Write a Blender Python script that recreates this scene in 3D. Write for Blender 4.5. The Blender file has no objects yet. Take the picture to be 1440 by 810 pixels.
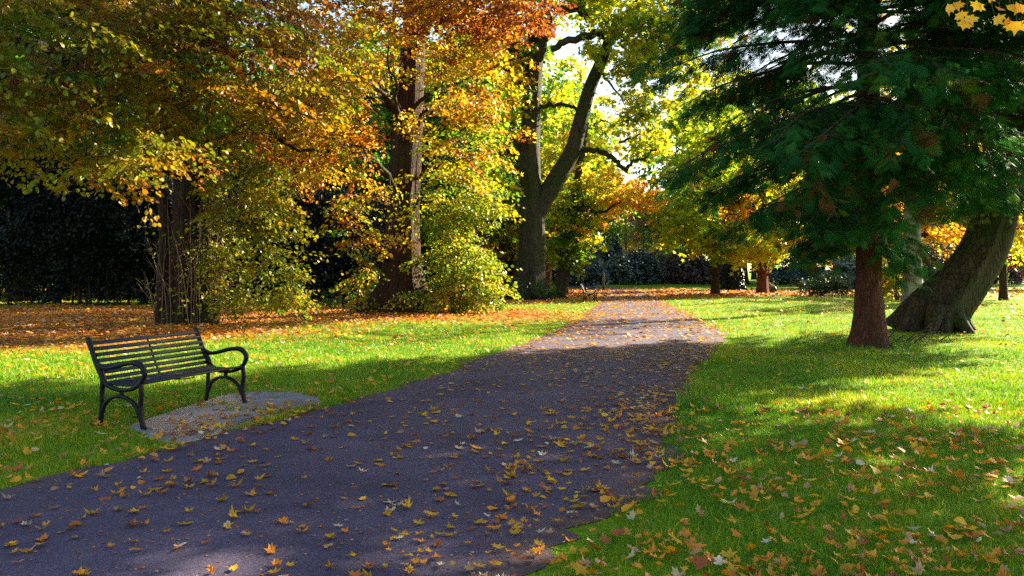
import bpy, math, random
import numpy as np
from mathutils import Vector
rng = np.random.default_rng(11)
random.seed(11)
SC = bpy.context.scene
COL = SC.collection
F, HC, YH = 1100.0, 1.6, 378.0          # focal length in px of the 1440 wide photo, eye height, horizon row
SUN_AZ, SUN_EL = math.radians(54), math.radians(27)   # azimuth clockwise from the view direction (+y)

# ------------------------------------------------------------------ helpers
def P(px, py, d):
    return np.array([(px-720)/F*d, d, HC-(py-YH)/F*d])
def G(px, py):
    d = HC*F/(py-YH)
    return np.array([(px-720)/F*d, d])
def sm(a, b, x):
    t = np.clip((x-a)/(b-a), 0, 1); return t*t*(3-2*t)

def vnoise(x, y, s=1.0, seed=0):
    """cheap smooth value noise, -1..1"""
    x = np.asarray(x, float)/s; y = np.asarray(y, float)/s
    xi = np.floor(x); yi = np.floor(y); fx = x-xi; fy = y-yi
    fx = fx*fx*(3-2*fx); fy = fy*fy*(3-2*fy)
    def h(i, j):
        v = np.sin(i*127.1+j*311.7+seed*74.7)*43758.5453
        return (v-np.floor(v))*2-1
    return (h(xi, yi)*(1-fx)+h(xi+1, yi)*fx)*(1-fy)+(h(xi, yi+1)*(1-fx)+h(xi+1, yi+1)*fx)*fy

# the path's edges, as (y, x) control points
LEFT = np.array([(-6, -13.5), (0, -9.0), (3, -5.9), (5.64, -3.75), (7.1, -2.98), (8.93, -2.17), (10.5, -1.53), (12.6, -.92), (16, .05), (20, 1.1), (24.4, 2.04), (33.8, 3.6), (42, 4.9), (51, 6.2), (62, 6.2), (75, 3.0)])
RIGHT = np.array([(-6, -7.5), (0, -3.4), (3, -.65), (4.07, .17), (5.5, .95), (7.1, 1.4), (9.0, 1.92), (12.6, 3.02), (15.2, 3.95), (17.3, 4.72), (19.5, 5.35), (22, 5.6), (24.4, 5.9), (33.8, 6.9), (42, 7.9), (51, 9.2), (62, 9.6), (75, 7.0)])
def edge(E, y): return np.interp(y, E[:, 0], E[:, 1])
def pathd(x, y):
    """signed distance-like: positive off the path"""
    return np.maximum(edge(LEFT, y)-x, x-edge(RIGHT, y))
def hz(x, y):
    x = np.asarray(x, float); y = np.asarray(y, float)
    m = sm(.2, 3.0, pathd(x, y))
    return m*(.055*vnoise(x, y, 3.1, 1)+.03*vnoise(x, y, 1.3, 2)+.03)
PAD = np.array([G(178, 603), G(262, 575), G(330, 556), G(405, 553), G(448, 562), G(452, 571), G(392, 584), G(330, 602), G(262, 624), G(216, 617)])
def inpoly(x, y, poly):
    x = np.asarray(x); y = np.asarray(y); c = np.zeros(x.shape, bool)
    for i in range(len(poly)):
        x1, y1 = poly[i]; x2, y2 = poly[i-1]
        k = ((y1 > y) != (y2 > y)) & (x < (x2-x1)*(y-y1)/(y2-y1+1e-12)+x1)
        c ^= k
    return c
def litter(x, y):
    b = 0
    for cx, cy, rx, ry, w in ((-13.5, 19.3, 7.6, 4.8, 1), (-4.5, 27, 6, 4.5, .9), (-14, 26, 10, 5, 1), (1, 44, 6, 5, .7), (8, 50, 12, 7, .9), (20, 50, 11, 3.0, .8), (-6, 42, 8, 8, .8)):
        b = np.maximum(b, w*np.clip(1.35-np.sqrt(((x-cx)/rx)**2+((y-cy)/ry)**2), 0, .6)/.6)
    return np.clip(b+.25*vnoise(x, y, 1.4, 5)*(b > .02), 0, 1)

def tag(o, label=None, cat=None, group=None, kind=None):
    if label: o['label'] = label
    if cat: o['category'] = cat
    if group: o['group'] = group
    if kind: o['kind'] = kind
    return o
def empty(name, loc, rz=0):
    o = bpy.data.objects.new(name, None); COL.objects.link(o)
    o.location = loc; o.rotation_euler = (0, 0, rz); o.empty_display_size = .2
    return o
def mesh_np(name, V, polys, mat, parent=None, smooth=False, attrs=None, origin=None):
    """polys: list of (n,k) int arrays. attrs: name -> per-vertex float array"""
    V = np.asarray(V, float)
    if origin is not None: V = V-np.asarray(origin)
    me = bpy.data.meshes.new(name)
    polys = [p for p in polys if len(p)]
    me.vertices.add(len(V)); me.vertices.foreach_set('co', V.astype(np.float32).ravel())
    nl = sum(p.size for p in polys); nf = sum(len(p) for p in polys)
    me.loops.add(nl); me.polygons.add(nf)
    me.loops.foreach_set('vertex_index', np.concatenate([p.ravel() for p in polys]).astype(np.int32))
    tot = np.concatenate([np.full(len(p), p.shape[1]) for p in polys])
    st = np.concatenate([[0], np.cumsum(tot)[:-1]])
    me.polygons.foreach_set('loop_start', st.astype(np.int32))
    if smooth: me.polygons.foreach_set('use_smooth', np.ones(nf, bool))
    for k, v in (attrs or {}).items():
        a = me.attributes.new(k, 'FLOAT', 'POINT'); a.data.foreach_set('value', np.asarray(v, np.float32))
    me.update(calc_edges=True); me.validate()
    o = bpy.data.objects.new(name, me); COL.objects.link(o)
    for m in (mat if isinstance(mat, (list, tuple)) else [mat]): me.materials.append(m)
    if parent is not None: o.parent = parent
    return o
class MB:
    def __init__(s): s.V = []; s.n = 0; s.q = []; s.t = []
    def add(s, V, quads=None, tris=None):
        V = np.asarray(V, float); s.V.append(V)
        if quads is not None and len(quads): s.q.append(np.asarray(quads)+s.n)
        if tris is not None and len(tris): s.t.append(np.asarray(tris)+s.n)
        s.n += len(V)
    def tube(s, pts, rad, sides=6, cap=True, lobes=None, flat=1.0):
        pts = np.asarray(pts, float); n = len(pts); rad = np.broadcast_to(rad, (n,)).astype(float)
        tan = np.gradient(pts, axis=0); tan /= np.linalg.norm(tan, axis=1)[:, None]+1e-9
        ref = np.array([1., 0, 0]) if abs(tan[0][0]) < .8 else np.array([0, 1., 0])
        a = np.linspace(0, 2*np.pi, sides, endpoint=False); V = np.zeros((n, sides, 3))
        for i in range(n):
            u = ref-tan[i]*ref.dot(tan[i]); u /= np.linalg.norm(u); v = np.cross(tan[i], u); ref = u
            r = rad[i]*(np.ones(sides) if lobes is None else lobes(i/(n-1), a))
            V[i] = pts[i]+np.outer(np.cos(a)*r, u)+np.outer(np.sin(a)*r*flat, v)
        i = np.arange(n-1)[:, None]*sides; j = np.arange(sides)[None]; k = (j+1) % sides
        q = np.stack([i+j, i+k, i+sides+k, i+sides+j], -1).reshape(-1, 4)
        Vf = V.reshape(-1, 3); tr = []
        if cap:
            Vf = np.vstack([Vf, pts[0], pts[-1]]); m = n*sides
            jj = np.arange(sides); kk = (jj+1) % sides
            tr = np.vstack([np.stack([kk, jj, np.full(sides, m)], 1), np.stack([(n-1)*sides+jj, (n-1)*sides+kk, np.full(sides, m+1)], 1)])
        s.add(Vf, q, tr)
    def build(s, name, mat, parent=None, smooth=True, origin=None):
        V = np.vstack(s.V)
        return mesh_np(name, V, [np.vstack(s.q) if s.q else np.zeros((0, 4), int), np.vstack(s.t) if s.t else np.zeros((0, 3), int)], mat, parent, smooth, origin=origin)
def crom(pts, m=6):
    """Catmull-Rom through the points"""
    p = np.asarray(pts, float); p = np.vstack([2*p[0]-p[1], p, 2*p[-1]-p[-2]]); out = []
    for i in range(1, len(p)-2):
        for t in np.arange(m)/m:
            out.append(.5*((2*p[i])+(-p[i-1]+p[i+1])*t+(2*p[i-1]-5*p[i]+4*p[i+1]-p[i+2])*t*t+(-p[i-1]+3*p[i]-3*p[i+1]+p[i+2])*t**3))
    out.append(p[-2]); return np.array(out)

# ------------------------------------------------------------------ materials
def newmat(name):
    m = bpy.data.materials.new(name); m.use_nodes = True
    nt = m.node_tree; nt.nodes.clear()
    return m, nt, nt.nodes, nt.links
def ramp(N, stops, interp='LINEAR'):
    r = N.new('ShaderNodeValToRGB'); r.color_ramp.interpolation = interp
    e = r.color_ramp.elements
    while len(e) < len(stops): e.new(.5)
    for k, (p, c) in enumerate(stops): e[k].position = p; e[k].color = (*c, 1)
    return r
LEAF = [(0, (.035, .12, .012)), (.2, (.13, .26, .012)), (.36, (.36, .38, .012)), (.5, (.58, .40, .012)), (.66, (.58, .24, .012)), (.82, (.36, .09, .014)), (1, (.15, .045, .022))]
def leafmat(name, stops=LEAF, off=0.0, trans=.5, rough=.45, spec=.35, dark=1.0, noise=.0, scale=1.0):
    m, nt, N, L = newmat(name)
    at = N.new('ShaderNodeAttribute'); at.attribute_name = 'hue'
    ad = N.new('ShaderNodeMath'); ad.operation = 'ADD'; ad.inputs[1].default_value = off; ad.use_clamp = True
    L.new(at.outputs['Fac'], ad.inputs[0])
    r = ramp(N, stops); L.new(ad.outputs[0], r.inputs[0])
    vv = N.new('ShaderNodeAttribute'); vv.attribute_name = 'val'
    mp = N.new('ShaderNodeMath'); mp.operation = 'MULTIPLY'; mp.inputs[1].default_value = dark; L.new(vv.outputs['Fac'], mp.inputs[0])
    mx = N.new('ShaderNodeVectorMath'); mx.operation = 'SCALE'; L.new(r.outputs[0], mx.inputs[0]); L.new(mp.outputs[0], mx.inputs['Scale'])
    p = N.new('ShaderNodeBsdfPrincipled'); p.inputs['Roughness'].default_value = rough
    p.inputs['Specular IOR Level'].default_value = spec
    t = N.new('ShaderNodeBsdfTranslucent')
    L.new(mx.outputs[0], p.inputs['Base Color']); L.new(mx.outputs[0], t.inputs['Color'])
    s = N.new('ShaderNodeMixShader'); s.inputs[0].default_value = trans
    L.new(p.outputs[0], s.inputs[1]); L.new(t.outputs[0], s.inputs[2])
    o = N.new('ShaderNodeOutputMaterial'); L.new(s.outputs[0], o.inputs[0])
    return m
def barkmat(name, c1, c2, moss=None, mossamt=.5, bump=.6, sc=7.0):
    m, nt, N, L = newmat(name)
    tc = N.new('ShaderNodeTexCoord'); mp = N.new('ShaderNodeMapping'); mp.inputs['Scale'].default_value = (1, 1, .24)
    L.new(tc.outputs['Object'], mp.inputs[0])
    n1 = N.new('ShaderNodeTexNoise'); n1.inputs['Scale'].default_value = sc; n1.inputs['Detail'].default_value = 8; n1.inputs['Roughness'].default_value = .7
    L.new(mp.outputs[0], n1.inputs[0])
    n2 = N.new('ShaderNodeTexVoronoi'); n2.feature = 'DISTANCE_TO_EDGE'; n2.inputs['Scale'].default_value = sc*1.6; L.new(mp.outputs[0], n2.inputs[0])
    r = ramp(N, [(.3, c1), (.7, c2)]); L.new(n1.outputs[0], r.inputs[0])
    col = r.outputs[0]
    if moss:
        n3 = N.new('ShaderNodeTexNoise'); n3.inputs['Scale'].default_value = .9; n3.inputs['Detail'].default_value = 6; L.new(tc.outputs['Object'], n3.inputs[0])
        r3 = ramp(N, [(.55-.25*mossamt, (0, 0, 0)), (.75-.2*mossamt, (1, 1, 1))]); L.new(n3.outputs[0], r3.inputs[0])
        mm = N.new('ShaderNodeMix'); mm.data_type = 'RGBA'; L.new(r3.outputs[0], mm.inputs[0]); L.new(col, mm.inputs[6]); mm.inputs[7].default_value = (*moss, 1)
        col = mm.outputs[2]
    p = N.new('ShaderNodeBsdfPrincipled'); p.inputs['Roughness'].default_value = .85; p.inputs['Specular IOR Level'].default_value = .2
    L.new(col, p.inputs['Base Color'])
    ml = N.new('ShaderNodeMath'); ml.operation = 'MULTIPLY'; r2 = ramp(N, [(0, (0, 0, 0)), (.12, (1, 1, 1))]); L.new(n2.outputs[0], r2.inputs[0])
    L.new(r2.outputs[0], ml.inputs[0]); L.new(n1.outputs[0], ml.inputs[1])
    b = N.new('ShaderNodeBump'); b.inputs['Strength'].default_value = bump; b.inputs['Distance'].default_value = .10
    L.new(ml.outputs[0], b.inputs['Height']); L.new(b.outputs[0], p.inputs['Normal'])
    o = N.new('ShaderNodeOutputMaterial'); L.new(p.outputs[0], o.inputs[0])
    return m
BARK_BROWN = barkmat('bark_brown', (.016, .008, .005), (.085, .040, .023), (.045, .04, .012), .3, bump=.9)
BARK_GREY = barkmat('bark_grey', (.02, .017, .011), (.085, .072, .048), (.035, .045, .012), .5, bump=.9)
BARK_RED = barkmat('bark_red', (.05, .018, .011), (.21, .075, .04), (.05, .045, .02), .15, bump=.9, sc=12)
BARK_PALE = barkmat('bark_pale', (.1, .09, .07), (.3, .27, .21), (.08, .1, .04), .4, bump=.3)
BARK_LEAN = barkmat('bark_lean', (.025, .018, .012), (.12, .085, .055), (.04, .05, .014), .55, bump=1.0, sc=6)
TWIG = barkmat('twig_bark', (.04, .028, .02), (.10, .07, .045), None, bump=.1)
TWIG_PALE = barkmat('twig_pale', (.15, .09, .055), (.36, .24, .15), None, bump=.1)
M_LEAF = leafmat('leaf_autumn')
M_LEAFD = leafmat('leaf_autumn_shaded_olive', dark=.64, trans=.45, off=-.02)  # olive leaf, darkened in colour to imitate the canopy's shade
M_LEAFB = leafmat('leaf_autumn_bright', dark=1.4, trans=.64)  # leaf colour brightened to imitate backlit glow
M_LEAFG = leafmat('leaf_autumn_greener', off=-.13)
M_LEAFO = leafmat('leaf_autumn_orange', off=.13)
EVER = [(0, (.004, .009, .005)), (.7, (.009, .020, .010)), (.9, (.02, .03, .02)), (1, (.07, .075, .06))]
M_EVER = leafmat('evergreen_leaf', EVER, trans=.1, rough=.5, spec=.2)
BLUE = [(0, (.07, .13, .13)), (.6, (.14, .22, .21)), (1, (.28, .32, .26))]
M_BLUE = leafmat('shade_blue_evergreen', BLUE, trans=.2, rough=.5)  # bluish tint of distant shade is put into the leaf colour
PURP = [(0, (.13, .09, .11)), (.6, (.22, .15, .16)), (1, (.25, .21, .14))]
M_PURP = leafmat('purple_leaf', PURP, trans=.3)
REDL = [(0, (.30, .03, .03)), (.6, (.42, .06, .04)), (1, (.55, .22, .03))]
M_REDL = leafmat('red_leaf', REDL, trans=.5)
THUJA = [(0, (.010, .055, .012)), (.5, (.022, .125, .026)), (.85, (.06, .19, .02)), (1, (.16, .06, .02))]
M_THUJA = leafmat('cedar_frond', THUJA, trans=.35, rough=.6, spec=.12)
GREYF = [(0, (.03, .06, .02)), (.6, (.07, .11, .045)), (1, (.17, .19, .12))]
M_GREYF = leafmat('grey_frond', GREYF, trans=.25)
FALL = [(0, (.80, .44, .012)), (.2, (.74, .32, .012)), (.36, (.72, .24, .015)), (.5, (.52, .14, .02)), (.63, (.34, .09, .03)), (.78, (.50, .27, .12)), (.9, (.72, .52, .30)), (1, (.72, .62, .44))]
M_FALL = leafmat('fallen_leaf', FALL, trans=.25, rough=.5)
CARPET = [(0, (.55, .30, .03)), (.3, (.50, .20, .03)), (.6, (.38, .12, .03)), (.85, (.26, .08, .03)), (1, (.5, .34, .16))]
M_CARPET = leafmat('leaf_carpet', CARPET, trans=.2, rough=.5)
GRASS = [(0, (.045, .19, .006)), (.42, (.14, .31, .006)), (.72, (.36, .43, .006)), (1, (.56, .50, .05))]
M_GRASS = leafmat('grass_blade', GRASS, trans=.4, rough=.4, spec=.35)

def ground_mat():
    m, nt, N, L = newmat('lawn')
    tc = N.new('ShaderNodeTexCoord')
    n1 = N.new('ShaderNodeTexNoise'); n1.inputs['Scale'].default_value = 1.1; n1.inputs['Detail'].default_value = 9; n1.inputs['Roughness'].default_value = .75
    n2 = N.new('ShaderNodeTexNoise'); n2.inputs['Scale'].default_value = 34; n2.inputs['Detail'].default_value = 4
    L.new(tc.outputs['Object'], n1.inputs[0]); L.new(tc.outputs['Object'], n2.inputs[0])
    r1 = ramp(N, [(.3, (.05, .14, .008)), (.5, (.13, .24, .006)), (.68, (.24, .32, .01))]); L.new(n1.outputs[0], r1.inputs[0])
    r2 = ramp(N, [(.3, (.45, .45, .45)), (.7, (1.3, 1.3, 1.3))]); L.new(n2.outputs[0], r2.inputs[0])
    mu = N.new('ShaderNodeMix'); mu.data_type = 'RGBA'; mu.blend_type = 'MULTIPLY'; mu.inputs[0].default_value = 1; L.new(r1.outputs[0], mu.inputs[6]); L.new(r2.outputs[0], mu.inputs[7])
    # brown leaf litter where the trees drop it
    v = N.new('ShaderNodeTexVoronoi'); v.inputs['Scale'].default_value = 11; L.new(tc.outputs['Object'], v.inputs[0])
    r3 = ramp(N, [(0, (.09, .03, .015)), (.35, (.3, .1, .025)), (.7, (.45, .2, .03)), (1, (.2, .08, .03))])
    sx = N.new('ShaderNodeSeparateColor'); L.new(v.outputs['Color'], sx.inputs[0]); L.new(sx.outputs[0], r3.inputs[0])
    at = N.new('ShaderNodeAttribute'); at.attribute_name = 'litter'
    mm = N.new('ShaderNodeMix'); mm.data_type = 'RGBA'; L.new(at.outputs['Fac'], mm.inputs[0]); L.new(mu.outputs[2], mm.inputs[6]); L.new(r3.outputs[0], mm.inputs[7])
    p = N.new('ShaderNodeBsdfPrincipled'); p.inputs['Roughness'].default_value = .9; p.inputs['Specular IOR Level'].default_value = .1
    L.new(mm.outputs[2], p.inputs['Base Color'])
    b = N.new('ShaderNodeBump'); b.inputs['Strength'].default_value = .8; b.inputs['Distance'].default_value = .05; L.new(n2.outputs[0], b.inputs['Height']); L.new(b.outputs[0], p.inputs['Normal'])
    o = N.new('ShaderNodeOutputMaterial'); L.new(p.outputs[0], o.inputs[0]); return m
def asphalt_mat(name, ca, cb, grit=240, bump=.35, attr=None):
    m, nt, N, L = newmat(name)
    tc = N.new('ShaderNodeTexCoord')
    n1 = N.new('ShaderNodeTexNoise'); n1.inputs['Scale'].default_value = .8; n1.inputs['Detail'].default_value = 7; n1.inputs['Roughness'].default_value = .65
    n2 = N.new('ShaderNodeTexVoronoi'); n2.inputs['Scale'].default_value = grit
    n3 = N.new('ShaderNodeTexNoise'); n3.inputs['Scale'].default_value = 45; n3.inputs['Detail'].default_value = 6; n3.inputs['Roughness'].default_value = .8
    for n in (n1, n2, n3): L.new(tc.outputs['Object'], n.inputs[0])
    r1 = ramp(N, [(.3, ca), (.72, cb)]); L.new(n1.outputs[0], r1.inputs[0])
    sx = N.new('ShaderNodeSeparateColor'); L.new(n2.outputs['Color'], sx.inputs[0])
    r2 = ramp(N, [(0, (.45, .45, .45)), (.75, (1, 1, 1)), (1, (2.6, 2.5, 2.5))]); L.new(sx.outputs[0], r2.inputs[0])
    mu = N.new('ShaderNodeMix'); mu.data_type = 'RGBA'; mu.blend_type = 'MULTIPLY'; mu.inputs[0].default_value = 1; L.new(r1.outputs[0], mu.inputs[6]); L.new(r2.outputs[0], mu.inputs[7])
    r3 = ramp(N, [(.3, (.6, .6, .6)), (.7, (1.35, 1.35, 1.35))]); L.new(n3.outputs[0], r3.inputs[0])
    m2 = N.new('ShaderNodeMix'); m2.data_type = 'RGBA'; m2.blend_type = 'MULTIPLY'; m2.inputs[0].default_value = 1; L.new(mu.outputs[2], m2.inputs[6]); L.new(r3.outputs[0], m2.inputs[7])
    col = m2.outputs[2]
    if attr:
        at = N.new('ShaderNodeAttribute'); at.attribute_name = attr
        mm = N.new('ShaderNodeMix'); mm.data_type = 'RGBA'; L.new(at.outputs['Fac'], mm.inputs[0]); L.new(col, mm.inputs[6])
        rr = ramp(N, [(.3, (.035, .022, .02)), (.7, (.12, .065, .045))]); L.new(n3.outputs[0], rr.inputs[0]); L.new(rr.outputs[0], mm.inputs[7]); col = mm.outputs[2]
    p = N.new('ShaderNodeBsdfPrincipled'); p.inputs['Roughness'].default_value = .75; p.inputs['Specular IOR Level'].default_value = .35
    L.new(col, p.inputs['Base Color'])
    b = N.new('ShaderNodeBump'); b.inputs['Strength'].default_value = bump; b.inputs['Distance'].default_value = .01; L.new(sx.outputs[0], b.inputs['Height']); L.new(b.outputs[0], p.inputs['Normal'])
    o = N.new('ShaderNodeOutputMaterial'); L.new(p.outputs[0], o.inputs[0]); return m

# ------------------------------------------------------------------ leaf clouds
T_BROAD = (np.array([(0, 0, 0), (-.42, .22, .10), (-.36, .62, .10), (0, 1, -.05), (.36, .62, .10), (.42, .22, .10)], float), [np.array([(0, 3, 2, 1), (0, 5, 4, 3)])])
T_QUAD = (np.array([(0, 0, 0), (-.45, .45, .1), (0, 1, 0), (.45, .45, .1)], float), [np.array([(0, 3, 2, 1)])])
def maple_template(curl=.25):
    pol = [(0, 0), (.20, .02), (.50, -.08), (.42, .16), (.66, .28), (.92, .42), (.60, .52), (.62, .74), (.34, .64), (.16, .74), (0, 1.12)]
    o = pol + [(-x, y) for x, y in pol[-2:0:-1]]
    V = [(0, .36, 0)]+[(x, y, curl*((x*x)+(y-.36)**2*.8)*(1 if k % 3 else .6)) for k, (x, y) in enumerate(o)]
    n = len(o); t = np.array([(0, 1+k, 1+(k+1) % n) for k in range(n)])
    return np.array(V, float), [t[:, ::-1]]
T_STAR = (np.array([(0, .4, 0), (0, 0, .02), (-.55, .05, .12), (-.22, .4, .02), (-.8, .55, .15), (-.2, .65, .03), (0, 1.1, .12), (.2, .65, .03), (.8, .55, .15), (.22, .4, .02), (.55, .05, .12)], float),
          [np.array([(0, k, k+1) for k in range(1, 10)]+[(0, 10, 1)])[:, ::-1]])
def frond_template():
    V = []; t = []
    for i in range(7):
        y0 = .04+i*.135; ln = (.34, .46, .48, .42, .34, .25, .15)[i]
        for s in (-1, 1):
            b = len(V); V += [(0, y0-.035, 0), (s*ln, y0+ln*.85, -.30*ln), (0, y0+.045, 0), (s*ln*.45, y0+ln*.22, -.05)]
            t += [(b, b+3, b+1), (b, b+1, b+2)]
    b = len(V); V += [(-.03, .85, 0), (.03, .85, 0), (0, 1.15, -.1)]; t += [(b, b+1, b+2)]
    return np.array(V, float), [np.array(t)]
T_FROND = frond_template()
def leaves(name, tpl, pos, axis, nrm, size, hue, mat, parent=None, origin=None, val=None):
    V0, polys = tpl; n = len(pos); k = len(V0)
    y = axis/(np.linalg.norm(axis, axis=1)[:, None]+1e-9)
    z = nrm-y*(nrm*y).sum(1)[:, None]; z /= np.linalg.norm(z, axis=1)[:, None]+1e-9
    x = np.cross(y, z)
    s = np.asarray(size).reshape(-1, 1, 1)
    V = pos[:, None]+s*(V0[None, :, 0:1]*x[:, None]+V0[None, :, 1:2]*y[:, None]+V0[None, :, 2:3]*z[:, None])
    off = (np.arange(n)*k)[:, None, None]
    P_ = [(p[None]+off).reshape(-1, p.shape[1]) for p in polys]
    if val is None: val = rng.uniform(.65, 1.1, n)
    return mesh_np(name, V.reshape(-1, 3), P_, mat, parent, attrs={'hue': np.repeat(hue, k), 'val': np.repeat(val, k)}, origin=origin)

def trunk(mb, pts, rad, sides=26, flare=1.9, nl=6, rough=.06, seed=0, fh=1.0, m=7):
    """a trunk: pts/rad control points from the ground up; flare widens the foot into root buttresses"""
    pp = crom(pts, m); rr = np.interp(np.linspace(0, len(rad)-1, len(pp)), np.arange(len(rad)), rad)
    L = np.concatenate([[0], np.cumsum(np.linalg.norm(np.diff(pp, axis=0), axis=1))])
    ph = np.random.default_rng(seed).uniform(0, 6.28, 5)
    def lobes(t, a):
        l = np.interp(t*(len(pp)-1), np.arange(len(pp)), L)
        fl = math.exp(-l/fh)
        w = 1+(flare-1)*fl*(.62+.38*np.sin(nl*a+ph[0])+.18*np.sin((nl-2)*a+ph[1]))
        return w*(1+rough*np.sin(7*a+ph[2]+.35*l)+rough*.6*np.sin(12*a+ph[3]-.5*l)+rough*.5*np.sin(3*a+ph[4]+1.1*l))
    mb.tube(pp, rr, sides, lobes=lobes); return pp
def limb(mb, pts, r0, r1, sides=9, m=5, wob=.0):
    pp = crom(pts, m)
    if wob: pp[1:-1] += rng.normal(0, wob, (len(pp)-2, 3))
    mb.tube(pp, np.linspace(r0, r1, len(pp)), sides); return pp

def crown(root, nodes, blobs, leaf_size, mat, per=45, spray=1.1, tpl=T_BROAD, twig_mat=TWIG, droop=.25, origin=(0, 0, 0), flat=.35, jit=.6, crown_name='crown', twigs=True, hj=.07, thick=1.0, avoid=None):
    """blobs: (centre, radii, n, hue, huespread). Branchlets run from the limb nodes to targets inside the blobs and end in leafy sprays."""
    T = []; H = []
    for c, r, n, h, hs in blobs:
        c = np.array(c, float); r = np.array(r, float)
        v = rng.normal(size=(n, 3)); v /= np.linalg.norm(v, axis=1)[:, None]
        v *= (rng.uniform(.12, 1, n)**.45)[:, None]
        T.append(c+v*r); H.append(rng.normal(h, hs, n))
    T = np.vstack(T); H = np.concatenate(H)
    k = T[:, 2] > .25
    if avoid:      # keep the sprays in front of the bole sparse so that the trunk shows
        x0, x1, y0, y1, dd, pr = avoid
        ax_ = 720+F*T[:, 0]/T[:, 1]; ay_ = YH-F*(T[:, 2]-HC)/T[:, 1]
        k &= ~((ax_ > x0)&(ax_ < x1)&(ay_ > y0)&(ay_ < y1)&(T[:, 1] < dd)&(rng.uniform(0, 1, len(T)) < pr))
    T = T[k]; H = H[k]
    nodes = np.asarray(nodes, float)
    cap = np.zeros((len(nodes)+len(T)*4, 3)); cap[:len(nodes)] = nodes; m = len(nodes)
    d0 = np.array([np.min(((nodes-t)**2).sum(1)) for t in T]); order = np.argsort(d0)
    mb = MB(); D = np.zeros_like(T); S = np.zeros(len(T))
    for i in order:
        t = T[i]; dd = ((cap[:m]-t)**2).sum(1); j = int(np.argmin(dd)); a = cap[j]; ln = math.sqrt(dd[j])+1e-3
        mid = (a+t)/2+np.array([0, 0, .10*ln])+rng.normal(0, .05*ln, 3)
        q = crom([a, mid, t], 2)
        if twigs:
            mb.tube(q, np.linspace((.006+.008*ln)*thick, .0035*thick, len(q)), 4, cap=False)
        cap[m] = q[1]; cap[m+1] = q[2]; cap[m+2] = q[3]; cap[m+3] = t; m += 4
        d = (t-a)/ln; d = d*np.array([1, 1, .35])+rng.normal(0, .35, 3)*np.array([1, 1, .25]); d[2] -= droop*.5
        D[i] = d/np.linalg.norm(d)
    n = len(T)*per; idx = np.repeat(np.arange(len(T)), per)
    sl = rng.uniform(.6, 1.25, len(T))[idx]*spray
    u = rng.uniform(-.15, 1, n); lat = rng.normal(0, .30, n)*(1.15-.7*np.clip(u, 0, 1))
    d = D[idx]; side = np.cross(d, np.array([0, 0, 1.])); side /= np.linalg.norm(side, axis=1)[:, None]+1e-9
    pos = T[idx]+d*(u*sl*.8-.3*sl)[:, None]+side*(lat*sl)[:, None]
    pos[:, 2] += rng.normal(0, flat*.22, n)*spray-droop*(np.clip(u, 0, 1)**2)*sl-np.abs(lat)*sl*droop*.6
    ax = d*.9+side*np.sign(lat)[:, None]*.7+rng.normal(0, .45, (n, 3)); ax[:, 2] -= .35+droop*.6
    nr = np.array([0, 0, 1.])+rng.normal(0, jit, (n, 3))
    hue = np.clip(H[idx]+rng.normal(0, hj, n), 0, 1)
    k = pos[:, 2] > .12
    if twigs:
        # one twig through each spray
        for i in range(len(T)):
            s_ = spray*.8; a = T[i]; b = T[i]+D[i]*s_*.75; b[2] -= droop*spray*.5
            mb.tube(np.array([a, (a+b)/2+[0, 0, .04], b]), [.0045*thick, .003*thick, .0015*thick], 3, cap=False)
        mb.build('branches', twig_mat, root, smooth=False, origin=origin)
    return leaves(crown_name, tpl, pos[k], ax[k], nr[k], leaf_size*rng.uniform(.7, 1.2, k.sum()), hue[k], mat, root, origin)
def E(px, py, d, rx, ry, rd, n, h, hs=.1):
    return (P(px, py, d), (rx*d/F, rd, ry*d/F), n, h, hs)
def poly_nodes(*pps): return np.vstack(pps)
def treeroot(name, x, y, label, cat='tree', group=None):
    r = empty(name, (x, y, float(hz(x, y)))); tag(r, label, cat, group); return r
def org(r): return np.array(r.location)

# ------------------------------------------------------------------ world, sun, camera
w = bpy.data.worlds.new('World'); SC.world = w; w.use_nodes = True
nt = w.node_tree; bg = nt.nodes['Background']
sky = nt.nodes.new('ShaderNodeTexSky'); sky.sky_type = 'NISHITA'; sky.sun_disc = False
sky.sun_elevation = SUN_EL; sky.sun_rotation = SUN_AZ; sky.air_density = 1.2; sky.dust_density = 1.5
nt.links.new(sky.outputs[0], bg.inputs[0]); bg.inputs[1].default_value = .062
sl = bpy.data.lights.new('sun', 'SUN'); sl.energy = 5.0; sl.angle = math.radians(.53); sl.color = (1, .87, .62)
so = bpy.data.objects.new('sun', sl); COL.objects.link(so)
sd = Vector((math.sin(SUN_AZ)*math.cos(SUN_EL), math.cos(SUN_AZ)*math.cos(SUN_EL), math.sin(SUN_EL)))
so.rotation_euler = sd.to_track_quat('Z', 'Y').to_euler(); so.location = (20, 20, 30)
cam = bpy.data.cameras.new('camera'); co = bpy.data.objects.new('camera', cam); COL.objects.link(co); SC.camera = co
cam.sensor_width = 36; cam.lens = F/1440*36; cam.shift_y = -(405-YH)/1440; cam.clip_start = .05; cam.clip_end = 1500
co.location = (0, 0, HC); co.rotation_euler = (math.pi/2, 0, 0)
SC.view_settings.view_transform = 'Standard'; SC.view_settings.look = 'None'; SC.view_settings.exposure = 2.45; SC.view_settings.gamma = 1
SC.render.engine = 'CYCLES'
c = SC.cycles
c.max_bounces = 7; c.diffuse_bounces = 4; c.glossy_bounces = 2; c.transmission_bounces = 3; c.transparent_max_bounces = 4
c.sample_clamp_indirect = 6; c.caustics_reflective = False; c.caustics_refractive = False; c.use_denoising = False

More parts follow.
